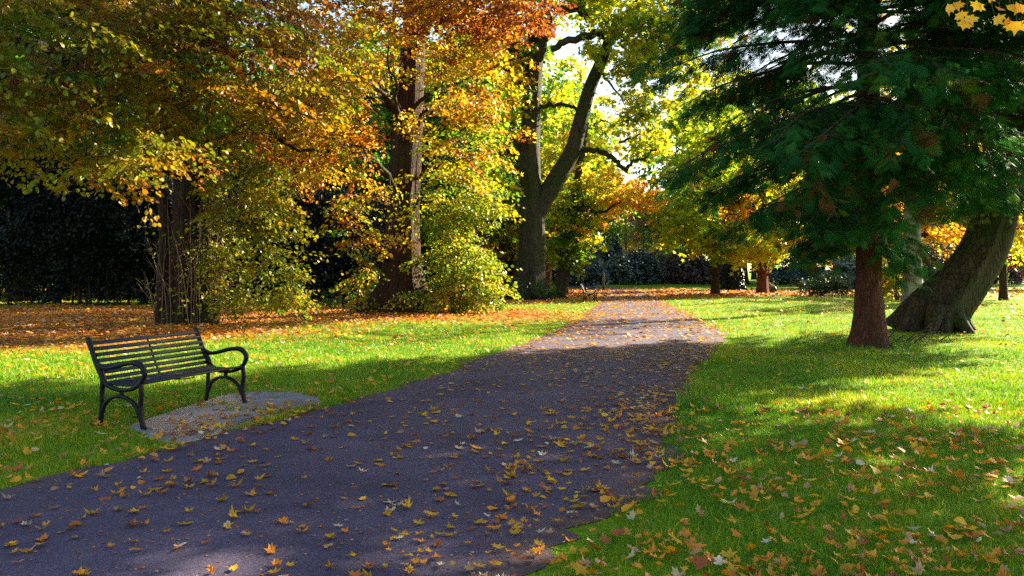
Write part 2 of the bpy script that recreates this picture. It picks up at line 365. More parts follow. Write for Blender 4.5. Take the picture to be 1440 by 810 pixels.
# ------------------------------------------------------------------ ground and path
ys = np.concatenate([np.arange(-6, 3, .5), np.arange(3, 14, .14), np.arange(14, 30, .3), np.arange(30, 70, 1.), np.arange(70, 120, 5.), [140, 180, 250, 400, 600]])
us = np.linspace(-1, 1, 221); us = np.sign(us)*np.abs(us)**1.3
X = np.outer(14+np.maximum(ys, 0)*1.1, us); Y = np.repeat(ys[:, None], len(us), 1)
Z = hz(X, Y); lit = litter(X, Y)
i = np.arange(len(ys)-1)[:, None]*len(us); j = np.arange(len(us)-1)[None]
q = np.stack([i+j, i+j+1, i+len(us)+j+1, i+len(us)+j], -1).reshape(-1, 4)
g = mesh_np('lawn', np.stack([X.ravel(), Y.ravel(), Z.ravel()], 1), [q], ground_mat(), smooth=True, attrs={'litter': lit.ravel()})
tag(g, kind='structure')
yy = np.concatenate([np.arange(-6, 14, .08), np.arange(14, 32, .2), np.arange(32, 75, .8)])
nL = edge(LEFT, yy)+.10*vnoise(yy, yy*0, .55, 3)+.06*vnoise(yy, yy*0, .17, 4); nR = edge(RIGHT, yy)+.17*vnoise(yy, yy*0, .6, 6)+.10*vnoise(yy, yy*0, .16, 7)
nx = 24; tt = np.linspace(0, 1, nx)
X = nL[:, None]*(1-tt)+nR[:, None]*tt; Y = np.repeat(yy[:, None], nx, 1); Z = np.full_like(X, .006)+.02*np.minimum(1, np.minimum(tt, 1-tt)*8)
dirt = np.clip(1-np.minimum(X-nL[:, None], (nR[:, None]-X)*.55)/.28, 0, 1)*.8
i = np.arange(len(yy)-1)[:, None]*nx; j = np.arange(nx-1)[None]
q = np.stack([i+j, i+j+1, i+nx+j+1, i+nx+j], -1).reshape(-1, 4)
pt = mesh_np('path', np.stack([X.ravel(), Y.ravel(), Z.ravel()], 1), [q], asphalt_mat('asphalt', (.024, .019, .045), (.085, .066, .108), attr='dirt'), smooth=True, attrs={'dirt': dirt.ravel()})
tag(pt, kind='structure')
# worn concrete pad under the near bench
pc = PAD.mean(0); ring = []
pd = crom(np.vstack([PAD, PAD[:1]]), 8)[:-1]
for k, (x, y) in enumerate(pd): ring.append((x+.03*float(vnoise(x*9, y*9, 1, 8)), y+.03*float(vnoise(x*9, y*9, 1, 9))))
ring = np.array(ring); V = [(pc[0], pc[1], .05)]+[(x, y, .047) for x, y in (pc+(ring-pc)*.93)]+[(x, y, -.01) for x, y in ring]
n = len(ring); k = np.arange(n)
pad = mesh_np('bench_pad', V, [np.stack([1+k, 1+n+k, 1+n+(k+1) % n, 1+(k+1) % n], 1)[:, ::-1], np.stack([0*k, 1+(k+1) % n, 1+k], 1)[:, ::-1]], asphalt_mat('concrete', (.17, .145, .14), (.36, .31, .29), grit=260, bump=.2))
tag(pad, kind='structure')
for o in (pad,):
    bm_ = o.data; bm_.flip_normals() if bm_.polygons[0].normal.z < 0 and False else None

# ------------------------------------------------------------------ grass blades (uncountable)
def grass():
    def field(n, d0, d1, w, h, five):
        u = rng.uniform(0, 1, n); y = d0*(d1/d0)**u if five is None else np.sqrt(d0*d0+u*(d1*d1-d0*d0))
        x = rng.uniform(-.70, .70, n)*y
        cl = vnoise(x, y, .35, 21)*.6+vnoise(x, y, .12, 22)*.4
        pdist = pathd(x, y)+.10*vnoise(x, y, .3, 23)
        keep = (pdist > -.02)&(rng.uniform(0, 1, n) > litter(x, y)*.93)&(cl > -.75+rng.uniform(-.3, .3, n))
        inp = inpoly(x, y, PAD); keep &= ~(inp&(vnoise(x, y, .22, 24) < .62))
        x = x[keep]; y = y[keep]; cl = cl[keep]; pe = pdist[keep]; n = len(x)
        z = hz(x, y)-.005; a = rng.uniform(0, 2*np.pi, n)
        big = 1+1.0*np.clip(vnoise(x, y, .8, 25), 0, 1)+.9*np.clip(vnoise(x, y, .21, 28)-.45, 0, 1)
        H = h*rng.uniform(.5, 1.25, n)*big*(1+.2*cl); W = w*rng.uniform(.6, 1.3, n)*(1+y/40)
        dx = np.cos(a); dy = np.sin(a); ln = rng.uniform(.1, .9, n)*H; b = rng.uniform(0, 2*np.pi, n); lx = np.cos(b)*ln; ly = np.sin(b)*ln
        hue = np.clip(.45+.24*vnoise(x, y, 1.9, 26)+.16*vnoise(x, y, .5, 27)+rng.normal(0, .17, n)+.5*(rng.uniform(0, 1, n) < .06), 0, 1)
        if five:
            m = .5
            V = np.stack([np.stack([x-dx*W, y-dy*W, z], 1), np.stack([x+dx*W, y+dy*W, z], 1),
                          np.stack([x-dx*W*.7+lx*.3, y-dy*W*.7+ly*.3, z+H*.6], 1), np.stack([x+dx*W*.7+lx*.3, y+dy*W*.7+ly*.3, z+H*.6], 1),
                          np.stack([x+lx, y+ly, z+H*.95], 1)], 1)
        else:
            V = np.stack([np.stack([x-dx*W, y-dy*W, z], 1), np.stack([x+dx*W, y+dy*W, z], 1), np.stack([x+lx, y+ly, z+H], 1)], 1)
        return V, hue
    A = field(165000, 3.6, 9.5, .0021, .047, True)
    B = field(240000, 8.5, 40, .0055, .052, None)
    na, nb = len(A[0]), len(B[0])
    V = np.vstack([A[0].reshape(-1, 3), B[0].reshape(-1, 3)])
    ia = np.arange(na)[:, None]*5; ib = na*5+np.arange(nb)[:, None]*3
    q = ia+np.array([[0, 1, 3, 2]]); t = np.vstack([ia+np.array([[2, 3, 4]]), ib+np.array([[0, 1, 2]])])
    hue = np.concatenate([np.repeat(A[1], 5), np.repeat(B[1], 3)])
    val = np.concatenate([np.repeat(rng.uniform(.7, 1.15, na), 5), np.repeat(rng.uniform(.7, 1.15, nb), 3)])
    o = mesh_np('grass', V, [q, t], M_GRASS, attrs={'hue': hue, 'val': val})
    tag(o, 'short green lawn grass growing on both sides of the path', 'grass', kind='stuff')
grass()

# ------------------------------------------------------------------ fallen leaves
def fallen():
    def sample(n, d0, d1, dens):
        """n tries spread over the wedge the photo sees; dens(x,y) = chance of staying"""
        u = rng.uniform(0, 1, n); y = np.sqrt(d0*d0+u*(d1*d1-d0*d0)); x = rng.uniform(-.72, .72, n)*y
        k = rng.uniform(0, 1, n) < dens(x, y); return x[k], y[k]
    def area(d0, d1): return .72*(d1*d1-d0*d0)
    def dens(x, y):
        """leaves per square metre"""
        l = edge(LEFT, y); r = edge(RIGHT, y); onp = (x > l)&(x < r)
        er = np.clip(1-(r-x)/1.3, 0, 1); el = np.clip(1-(x-l)/.25, 0, 1)
        cl = np.clip(.6*vnoise(x, y, .3, 31)+.4*vnoise(x, y, 1.3, 32)+.6, 0.12, 1.4)
        far = sm(9, 17, y)
        dp = (38+75*far+150*er**1.4+150*el)*cl
        sr = (x > r); fg = np.clip(1.7-(y-4)/3.6, .17, 1.7)
        dl = np.where(sr, 110*fg, 80*np.clip(1.3-(y-5)/9, .55, 1))*cl
        return np.where(onp, dp, dl)+litter(x, y)*110
    # near leaves: full lobed shapes
    N0 = int(area(3.8, 9.0)*260); x, y = sample(N0, 3.8, 9.0, lambda x, y: dens(x, y)/260)
    o = np.argsort(np.hypot(x, y)); x = x[o]; y = y[o]
    def zof(x, y):
        l = edge(LEFT, y); r = edge(RIGHT, y)
        onp = (x > l-.02)&(x < r+.02)
        z = np.where(onp, .036, hz(x, y)+.044)
        return np.where(inpoly(x, y, PAD), .058, z), onp
    vis = (np.abs(x)/y < .672)&(y > 4.02)
    idx = np.where(vis)[0][:300]; rest = np.ones(len(x), bool); rest[idx] = False
    def colour(n): return rng.choice([.02, .1, .2, .3, .45, .6, .78, .9, .98], n, p=[.18, .15, .16, .15, .12, .08, .10, .04, .02])+rng.normal(0, .015, n)
    kinds = [('bright yellow', .06), ('orange', .33), ('russet brown', .55), ('tan', .78), ('pale cream', .96)]
    protos = {}
    for kn, h in kinds:
        for v in range(4):
            V, pl = maple_template(rng.uniform(.15, .75)); V = V.copy()
            V[:, 2] += .12*np.sin(V[:, 0]*3+v)+.05*rng.normal(size=len(V))*(V[:, 1] > .2); V[:, 0] *= rng.uniform(.75, 1.1); V[:, 1] -= .45; V *= .058
            V[:, 2] -= np.percentile(V[:, 2], 12)
            n = len(V); st = np.array([(0, -.026, .002), (.001, -.05, .006), (.004, -.078, .010)])
            S = np.vstack([st+[.0011, 0, 0], st-[.0011, 0, 0]]); V = np.vstack([V, S])
            q = np.array([(n, n+1, n+4, n+3), (n+1, n+2, n+5, n+4)])
            hh = np.full(len(V), h)+rng.normal(0, .012)
            ob = mesh_np('fallen_leaf', V, [pl[0], q], M_FALL, attrs={'hue': hh, 'val': np.full(len(V), rng.uniform(.7, 1.05))})
            protos[(kn, v)] = ob
    used = set()
    Z, onp = zof(x, y)
    hcol = colour(len(x))
    for k in idx:
        kn = min(kinds, key=lambda a: abs(a[1]-hcol[k]))[0]; v = int(rng.integers(4)); pr = protos[(kn, v)]
        o = pr if (kn, v) not in used else pr.copy()
        if (kn, v) in used: COL.objects.link(o)
        used.add((kn, v))
        s = rng.uniform(.45, 1.15)*(.85 if onp[k] else 1.0)
        o.location = (x[k], y[k], Z[k]+(.002 if onp[k] else 0)); o.scale = (s, s, s)
        t = .12 if onp[k] else .4
        o.rotation_euler = (rng.normal(0, t), rng.normal(0, t), rng.uniform(0, 6.28))
        where = 'on the dark asphalt in the foreground' if onp[k] else ('on the grass right of the path' if x[k] > 0 else 'on the grass left of the path')
        kd = 'path' if onp[k] else ('right lawn' if x[k] > 0 else 'left lawn')
        tag(o, f'{kn} fallen maple leaf lying {where}', 'fallen leaf', f'{kn} leaves fallen on the near {kd}')
    for key, ob in protos.items():
        if key not in used: bpy.data.objects.remove(ob)
    x = x[rest]; y = y[rest]; Z = Z[rest]; onp = onp[rest]; hc = hcol[rest]; n = len(x)
    parts = []
    def add(tpl, x, y, Z, onp, hc, size, tilt=.2):
        n = len(x); hc = hc+np.where(litter(x, y) > .3, rng.uniform(0, .3, n)*(hc < .5), 0); a = rng.uniform(0, 6.28, n); ax = np.stack([np.cos(a), np.sin(a), rng.normal(0, tilt*.6, n)], 1)
        nr = np.stack([rng.normal(0, 1, n)*np.where(onp, tilt*.7, tilt*1.6), rng.normal(0, 1, n)*np.where(onp, tilt*.7, tilt*1.6), np.ones(n)], 1)
        parts.append((tpl, np.stack([x, y, Z], 1), ax, nr, size*rng.uniform(.55, 1.25, n), np.clip(hc, 0, 1)))
    br = rng.uniform(0, 1, n) < .25; mp_ = ~br&(rng.uniform(0, 1, n) < .5); m2 = ~br&~mp_
    add(maple_template(.3), x[mp_], y[mp_], Z[mp_], onp[mp_], hc[mp_], .056)
    add(maple_template(.9), x[m2], y[m2], Z[m2], onp[m2], hc[m2], .056, .3)
    add(T_BROAD, x[br], y[br], Z[br], onp[br], hc[br], .075, .35)
    # crumbs of trodden leaf on the tarmac
    nc = 9000; yc = np.sqrt(rng.uniform(3.9**2, 16**2, nc)); xc = edge(LEFT, yc)+(edge(RIGHT, yc)-edge(LEFT, yc))*rng.beta(1.6, .9, nc)
    add(T_QUAD, xc, yc, np.full(nc, .030), np.ones(nc, bool), rng.choice([.3, .5, .63, .63, .8], nc), .022, .15)
    N1 = int(area(9, 17)*260); x, y = sample(N1, 9, 17, lambda x, y: dens(x, y)/260*np.where(litter(x, y) > .1, 1, .8)); Z, onp = zof(x, y)
    add(T_STAR, x, y, Z, onp, colour(len(x)), .062)
    N2 = int(area(17, 42)*150); x, y = sample(N2, 17, 42, lambda x, y: dens(x, y)/150*np.where(litter(x, y) > .1, .55, .45)); Z, onp = zof(x, y)
    add(T_QUAD, x, y, Z+.005, onp, colour(len(x)), .105, .35)
    N3 = int(area(42, 62)*14); x, y = sample(N3, 42, 62, lambda x, y: dens(x, y)/60); Z, onp = zof(x, y)
    add(T_QUAD, x, y, Z+.01, onp, colour(len(x)), .22, .35)
    Vs, Q, T, Hs, Vl = [], [], [], [], []; off = 0
    for tpl, pos, ax, nr, size, hue in parts:
        V0, polys = tpl; n = len(pos); k = len(V0)
        yv = ax/np.linalg.norm(ax, axis=1)[:, None]; z = nr-yv*(nr*yv).sum(1)[:, None]; z /= np.linalg.norm(z, axis=1)[:, None]; xv = np.cross(yv, z)
        s = size.reshape(-1, 1, 1); V = pos[:, None]+s*(V0[None, :, 0:1]*xv[:, None]+V0[None, :, 1:2]*yv[:, None]+V0[None, :, 2:3]*z[:, None])
        o_ = (np.arange(n)*k)[:, None, None]+off
        for p in polys:
            (T if p.shape[1] == 3 else Q).append((p[None]+o_).reshape(-1, p.shape[1]))
        Vs.append(V.reshape(-1, 3)); Hs.append(np.repeat(hue, k)); Vl.append(np.repeat(rng.uniform(.6, 1.1, n), k)); off += n*k
    o = mesh_np('fallen_leaves', np.vstack(Vs), [np.vstack(Q), np.vstack(T)], M_FALL, attrs={'hue': np.concatenate(Hs), 'val': np.concatenate(Vl)})
    tag(o, 'countless yellow and brown fallen leaves scattered over path and lawns', 'fallen leaves', kind='stuff')
    print('litter verts', off)
fallen()

# ------------------------------------------------------------------ benches
def bench_mats():
    m, nt, N, L = newmat('bench_paint')
    tc = N.new('ShaderNodeTexCoord'); n = N.new('ShaderNodeTexNoise'); n.inputs['Scale'].default_value = 30; n.inputs['Detail'].default_value = 6; L.new(tc.outputs['Object'], n.inputs[0])
    r = ramp(N, [(.35, (.003, .003, .006)), (.7, (.009, .010, .016))]); L.new(n.outputs[0], r.inputs[0])
    p = N.new('ShaderNodeBsdfPrincipled'); p.inputs['Roughness'].default_value = .42; p.inputs['Specular IOR Level'].default_value = .22; L.new(r.outputs[0], p.inputs['Base Color'])
    b = N.new('ShaderNodeBump'); b.inputs['Strength'].default_value = .15; b.inputs['Distance'].default_value = .003; L.new(n.outputs[0], b.inputs['Height']); L.new(b.outputs[0], p.inputs['Normal'])
    o = N.new('ShaderNodeOutputMaterial'); L.new(p.outputs[0], o.inputs[0])
    m2 = m.copy(); m2.name = 'bench_slat_paint'
    e = [x for x in m2.node_tree.nodes if x.type == 'VALTORGB'][0].color_ramp.elements
    e[0].color = (.005, .006, .011, 1); e[1].color = (.018, .022, .034, 1)
    [x for x in m2.node_tree.nodes if x.type == 'BSDF_PRINCIPLED'][0].inputs['Specular IOR Level'].default_value = .45
    return m, m2
M_IRON, M_SLAT = bench_mats()
def sweep(mb, pts, wd, th, x):
    """cast bar in the (d,z) plane at length position x: wd across the plane (along x), th in it"""
    pp = crom(np.array(pts, float), 6); n = len(pp); th = np.interp(np.linspace(0, 1, n), np.linspace(0, 1, len(th)), th) if np.ndim(th) else np.full(n, th)
    t = np.gradient(pp, axis=0); t /= np.linalg.norm(t, axis=1)[:, None]; nn = np.stack([-t[:, 1], t[:, 0]], 1)
    prof = [(-.5, -.3), (-.3, -.5), (.3, -.5), (.5, -.3), (.5, .3), (.3, .5), (-.3, .5), (-.5, .3)]
    V = np.zeros((n, 8, 3))
    for k, (a, b) in enumerate(prof):
        V[:, k, 0] = x+a*wd; V[:, k, 1] = -(pp[:, 0]+nn[:, 0]*b*th); V[:, k, 2] = pp[:, 1]+nn[:, 1]*b*th
    i = np.arange(n-1)[:, None]*8; j = np.arange(8)[None]; k = (j+1) % 8
    q = np.stack([i+j, i+k, i+8+k, i+8+j], -1).reshape(-1, 4)
    caps = [[0, 1, 2, 3], [0, 3, 4, 7], [4, 5, 6, 7]]; m = (n-1)*8
    q = np.vstack([q, np.array(caps)[:, ::-1], np.array(caps)+m]); mb.add(V.reshape(-1, 3), q)
def slat(mb, x0, x1, d, z, w_, t_, ang):
    ca, sa = math.cos(ang), math.sin(ang); c_ = .006
    prof = [(-w_/2, -t_/2+c_), (-w_/2+c_, -t_/2), (w_/2-c_, -t_/2), (w_/2, -t_/2+c_), (w_/2, t_/2-c_), (w_/2-c_, t_/2), (-w_/2+c_, t_/2), (-w_/2, t_/2-c_)]
    V = [];
    for x in (x0, x1):
        for a, b in prof: V.append((x, -(d+a*ca-b*sa), z+a*sa+b*ca))
    q = [(j, (j+1) % 8, 8+(j+1) % 8, 8+j) for j in range(8)]+[(7, 4, 3, 0), (3, 2, 1, 0), (7, 6, 5, 4), (8, 11, 12, 15), (8, 9, 10, 11), (12, 13, 14, 15)]
    mb.add(V, q)
def make_bench(label, L_=1.46):
    r = empty('park_bench', (0, 0, 0)); tag(r, label, 'bench', 'slatted park benches beside the path')
    h = L_/2
    back = MB(); zs = np.linspace(0, 1, 7)
    for t in zs:
        d = -.385+.150*t; z = .815-.345*t+0; slat(back, -h, h, d+.012*math.sin(t*3), z, .041, .018, math.radians(-66))
    back.build('backrest', M_SLAT, r, smooth=False)
    seat = MB()
    for k in range(8):
        u = k/7; d = -.185+.445*u; z = .425-.022*math.sin(u*math.pi)+.012*u
        slat(seat, -h, h, d, z, .045, .022, math.radians(-9+16*u))
    seat.build('seat', M_SLAT, r, smooth=False)
    b = MB()
    sweep(b, [(-.405, .80), (-.33, .63), (-.262, .48), (-.20, .400), (0, .375), (.20, .398), (.24, .41)], .022, .012, 0)
    b.build('centre_brace', M_IRON, r)
    for s in (-1, 1):
        e = MB(); x = s*(h+.015)
        sweep(e, [(-.435, .862), (-.41, .835), (-.372, .75), (-.325, .64), (-.275, .56), (-.232, .49), (-.225, .435), (-.232, .37)], .042, [.034, .062, .048, .046, .062, .058, .055, .045], x)
        sweep(e, [(-.23, .47), (-.16, .405), (-.03, .368), (.12, .375), (.235, .42), (.262, .43)], .040, [.05, .042, .038, .038, .045, .04], x)
        sweep(e, [(.02, .37), (.02, .30)], .03, .045, x)
        f = e.build('end_frame', M_IRON, r)
        a = MB(); sweep(a, [(-.285, .60), (-.20, .572), (-.08, .590), (.06, .625), (.19, .640), (.275, .612), (.312, .545), (.285, .47), (.24, .425)], .046, [.04, .04, .042, .046, .05, .052, .045, .04, .04], x); a.build('armrest', M_IRON, f)
        a = MB(); sweep(a, [(-.232, .42), (-.236, .30), (-.238, .20), (-.245, .11), (-.272, 0)], .040, [.044, .038, .04, .05, .046], x)
        sweep(a, [(-.235, .14), (-.19, .225), (-.10, .285), (.02, .302)], .034, [.05, .038, .034, .034], x); a.build('leg', M_IRON, f)
        a = MB(); sweep(a, [(.262, .44), (.275, .34), (.262, .22), (.272, .11), (.302, 0)], .042, [.046, .04, .046, .05, .05], x)
        sweep(a, [(.02, .302), (.13, .272), (.205, .21), (.255, .12)], .034, [.034, .034, .04, .05], x); a.build('leg', M_IRON, f)
    return r
b1 = make_bench('black iron park bench with slatted seat on the concrete pad in the left foreground')
b1.location = (-3.62, 8.44, .035); b1.rotation_euler.z = 1.216
def copy_tree(o, parent=None):
    c_ = o.copy(); COL.objects.link(c_)
    if parent is not None: c_.parent = parent
    for ch in list(o.children): copy_tree(ch, c_)
    return c_
b2 = copy_tree(b1); b2['label'] = 'small distant black park bench seen end-on where the path bends away'
b2.location = (3.70, 37.2, .04); b2.rotation_euler.z = math.radians(81)
# three leaves on the near bench's seat
for k, (lx, ly, h, nm) in enumerate(((-.42, -.02, .78, 'pale curled fallen leaf on the bench seat by its left armrest'), (-.52, .08, .33, 'orange fallen leaf on the bench seat tucked at its left end'), (.02, -.02, .9, 'cream fallen leaf in the middle of the bench seat'))):
    V, pl = maple_template(.6); V = (V-[0, .45, 0])*.05
    o = mesh_np('fallen_leaf', V, pl, M_FALL, attrs={'hue': np.full(len(V), h), 'val': np.ones(len(V))})
    a = 1.216; o.location = (b1.location.x+lx*math.cos(a)-ly*math.sin(a), b1.location.y+lx*math.sin(a)+ly*math.cos(a), .035+.43); o.rotation_euler = (.1, .1, k*2.)
    tag(o, nm, 'fallen leaf')

# ------------------------------------------------------------------ posts
def post(x, y, h, r_, label, mat, notice=False):
    t = empty('wooden_post', (x, y, float(hz(x, y)))); tag(t, label, 'post')
    m = MB(); m.tube([(0, 0, -.1), (0, 0, h*.5), (.01, 0, h-.05), (.01, 0, h)], [r_, r_, r_, r_*.6], 10, lobes=lambda t, a: 1+.05*np.sin(3*a)); m.build('shaft', mat, t)
    m = MB(); m.tube([(0, 0, -.1), (0, 0, .22)], [r_*1.12, r_*1.12], 10); m.build('dark_foot', BARK_BROWN, t)
    if notice:
        m = MB(); V = [(sx*.06-.07, sy*.02-r_, h*.62+sz*.14) for sx in (-1, 1) for sy in (-1, 1) for sz in (-1, 1)]
        m.add(V, [(0, 1, 3, 2), (4, 6, 7, 5), (0, 4, 5, 1), (2, 3, 7, 6), (0, 2, 6, 4), (1, 5, 7, 3)]); m.build('marker_plate', mat, t, smooth=False)
    return t
x, y = G(849, 408.2); post(x, y, 1.32, .09, 'weathered waist-high wooden post standing beyond the distant bench', BARK_PALE, True)
x, y = G(1086, 411); post(x, y, 1.0, .07, 'short dark wooden post beside the reddish trunk across the lawn', BARK_BROWN)

# ------------------------------------------------------------------ left lime tree
x, y = G(262, 457); t1 = treeroot('lime_tree', x, y, 'big shaded tree on the left behind the bench with thin shoots round its trunk')
O = org(t1); mb = MB()
def up(cx, cy, pts): return [(cx+a, cy+b, c_) for a, b, c_ in pts]
n1 = trunk(mb, up(x, y, [(0, 0, -.15), (.02, 0, .8), (.02, 0, 2.5), (.1, 0, 5), (.1, .1, 8), (0, .2, 12), (0, .3, 15)]), [.47, .41, .37, .35, .31, .24, .12], flare=1.7, nl=7, seed=3, rough=.10)
n1b = trunk(mb, up(x+.62, y-.15, [(0, 0, -.15), (.03, 0, 1), (.06, 0, 3), (.25, -.1, 6), (.9, -.6, 9)]), [.26, .22, .19, .16, .07], sides=14, flare=1.5, nl=4, seed=4)
n1c = trunk(mb, up(x-.55, y-.1, [(0, 0, -.1), (-.05, 0, 1), (0, 0, 3), (-.3, -.3, 5.5)]), [.24, .2, .17, .08], sides=14, flare=1.5, nl=4, seed=8)
L1 = []
for tgt, z0 in (((-13, 15, 5.2), 4), ((-9, 12.5, 5.6), 5), ((-6.5, 14.5, 5.5), 5), ((-4.8, 19, 4.5), 4.5), ((-5.5, 17, 6.4), 6), ((-14, 22, 7), 5), ((-11, 11, 5.4), 6), ((-8, 27, 9), 8), ((-13, 14, 10), 8), ((-5, 20, 10), 8), ((-6.8, 20, 2.6), 2.6), ((-8.6, 13, 6.6), 6)):
    a = np.array([x, y, z0]); b = np.array(tgt, float); L1.append(limb(mb, [a, a*.6+b*.4+[0, 0, .7], b], .13, .03, wob=.06))
mb.build('trunk', BARK_BROWN, t1, origin=O)
crown(t1, poly_nodes(n1[8:], n1b[8:], *L1), [
    E(110, 60, 15, 240, 130, 3.2, 300, .44, .2), E(330, 80, 17, 190, 120, 3.5, 250, .58, .2), E(60, 180, 14.5, 130, 50, 2, 60, .42, .13),
    E(190, 225, 14, 120, 34, 1.5, 36, .52, .12), E(350, 270, 19.5, 62, 70, 1.2, 60, .40, .07), E(385, 330, 20, 50, 60, 1.0, 34, .38, .06), E(395, 400, 20.5, 50, 36, .9, 22, .38, .06), E(312, 330, 21.6, 26, 62, .6, 20, .38, .06), E(310, 415, 21.6, 40, 26, .6, 12, .38, .06), E(300, 180, 18, 130, 50, 1.5, 50, .5, .14),
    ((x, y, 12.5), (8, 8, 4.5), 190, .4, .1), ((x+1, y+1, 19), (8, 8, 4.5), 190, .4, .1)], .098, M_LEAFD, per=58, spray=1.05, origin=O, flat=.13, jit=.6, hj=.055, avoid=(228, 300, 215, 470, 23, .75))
mb = MB()
for k in range(95):   # thin epicormic shoots around the foot
    a = rng.normal(.1, 1.5); r0 = rng.uniform(.45, 1.05); bx, by = x+.1+math.cos(a)*r0*.9, y+math.sin(a)*r0*.7; h = rng.uniform(1.0, 3.6)
    o_ = rng.normal(0, .25, 2)+np.array([math.cos(a), math.sin(a)])*rng.uniform(0, .55)
    mb.tube(crom([(bx, by, .05), (bx+o_[0]*.3, by+o_[1]*.3, h*.5), (bx+o_[0], by+o_[1], h)], 3), np.linspace(.014, .004, 7), 4, cap=False)
    for q_ in range(3):
        z = rng.uniform(.4, .95)*h; s_ = rng.normal(0, .3, 3); px_ = (bx+o_[0]*.6, by+o_[1]*.6, z)
        mb.tube([px_, (px_[0]+s_[0], px_[1]+s_[1], z+abs(s_[2])+.2)], [.006, .002], 3, cap=False)
mb.build('shoots', TWIG_PALE, t1, smooth=False, origin=O)
n = 620; a = rng.normal(0, 1.4, n); pos = np.stack([x+.45+np.cos(a)*rng.uniform(.3, 1.5, n), y-.3+np.sin(a)*rng.uniform(.3, 1.1, n), rng.uniform(.2, 3, n)], 1)
leaves('shoot_leaves', T_BROAD, pos, np.stack([np.cos(a), np.sin(a), -.5+0*a], 1), rng.normal(0, .5, (n, 3))+[0, 0, 1], .11*np.ones(n), rng.normal(.36, .06, n), M_LEAF, t1, O)

# ------------------------------------------------------------------ second big tree, orange and yellow
x, y = G(566, 441); t2 = treeroot('lime_tree', x, y, 'big orange and yellow tree with flared foot and bright leafy bush against its trunk')
O = org(t2); mb = MB()
n2 = trunk(mb, up(x, y, [(-.15, 0, -.15), (-.05, 0, .9), (0, 0, 2.6), (.1, 0, 5), (.3, 0, 8), (.5, 0, 12), (.6, .2, 16)]), [.70, .64, .59, .52, .45, .32, .14], flare=2.6, nl=5, seed=12, rough=.08, fh=.8)
limb(mb, [(x-.7, y-.1, .75), (x-1.3, y-.3, .25), (x-1.9, y-.5, -.05)], .3, .1)
L2 = []
for tgt, z0 in (((-8, 22, 6), 4.5), ((-3, 19, 7), 6), ((.2, 22, 8), 6), ((-1.5, 24, 5), 4), ((-7, 21, 8.5), 7), ((-2.5, 25, 3.8), 3), ((-9, 30, 9), 7), ((-1, 33, 10), 9), ((-5, 20, 5), 4.2), ((1, 21.5, 7.6), 7), ((-1.6, 27, 1.8), 1.2), ((-6.5, 26, 2), 1.5)):
    a = np.array([x, y, z0]); b = np.array(tgt, float); L2.append(limb(mb, [a, a*.6+b*.4+[0, 0, .5], b], .085, .02, wob=.06))
# the crooked dark limb behind the leaves left of the trunk, and an unseen one added under the shading foliage
L2.append(limb(mb, [P(548, 150, 28), P(522, 105, 27.5), P(514, 145, 27), P(505, 190, 26.6)], .11, .05)); L2.append(limb(mb, [(-3.8, 27.8, 9), (-1, 26, 12.5), (2, 23.5, 14)], .2, .1))
mb.build('trunk', BARK_BROWN, t2, origin=O)
crown(t2, poly_nodes(n2[6:], *L2), [
    E(510, 50, 24, 190, 90, 3.5, 260, .58, .15), E(440, 190, 23, 100, 80, 2.5, 120, .58, .12), E(680, 12, 22, 100, 34, 2.5, 95, .78, .10), E(650, 110, 23, 66, 60, 2, 48, .52, .15), E(640, 200, 24, 90, 60, 2, 50, .47, .14),
    E(630, 270, 26, 88, 50, 1.5, 62, .33, .08), E(665, 290, 26, 50, 30, 1.3, 16, .33, .06), E(640, 375, 27, 62, 42, 1.7, 110, .33, .08), E(600, 330, 26.5, 70, 50, 1.2, 45, .35, .1), E(665, 410, 27, 50, 24, 1.3, 40, .34, .08), E(610, 420, 26.6, 60, 22, 1.2, 40, .42, .14), E(520, 390, 27, 34, 45, 1.2, 22, .38, .12), E(520, 300, 25, 60, 60, 1.5, 26, .48, .12),
    ((1.0, 22.8, 14.2), (6.2, 5, 3.3), 620, .5, .1), ((x, y, 13.5), (7.5, 7.5, 4.0), 180, .5, .1), ((x+1, y+1, 20), (8, 8, 5), 190, .5, .1)], .115, M_LEAF, per=52, spray=1.25, origin=O, flat=.17, jit=.6, hj=.055, avoid=(532, 616, 55, 430, 28.2, .8))  # first blob here: foliage added above the view to shade the left canopy

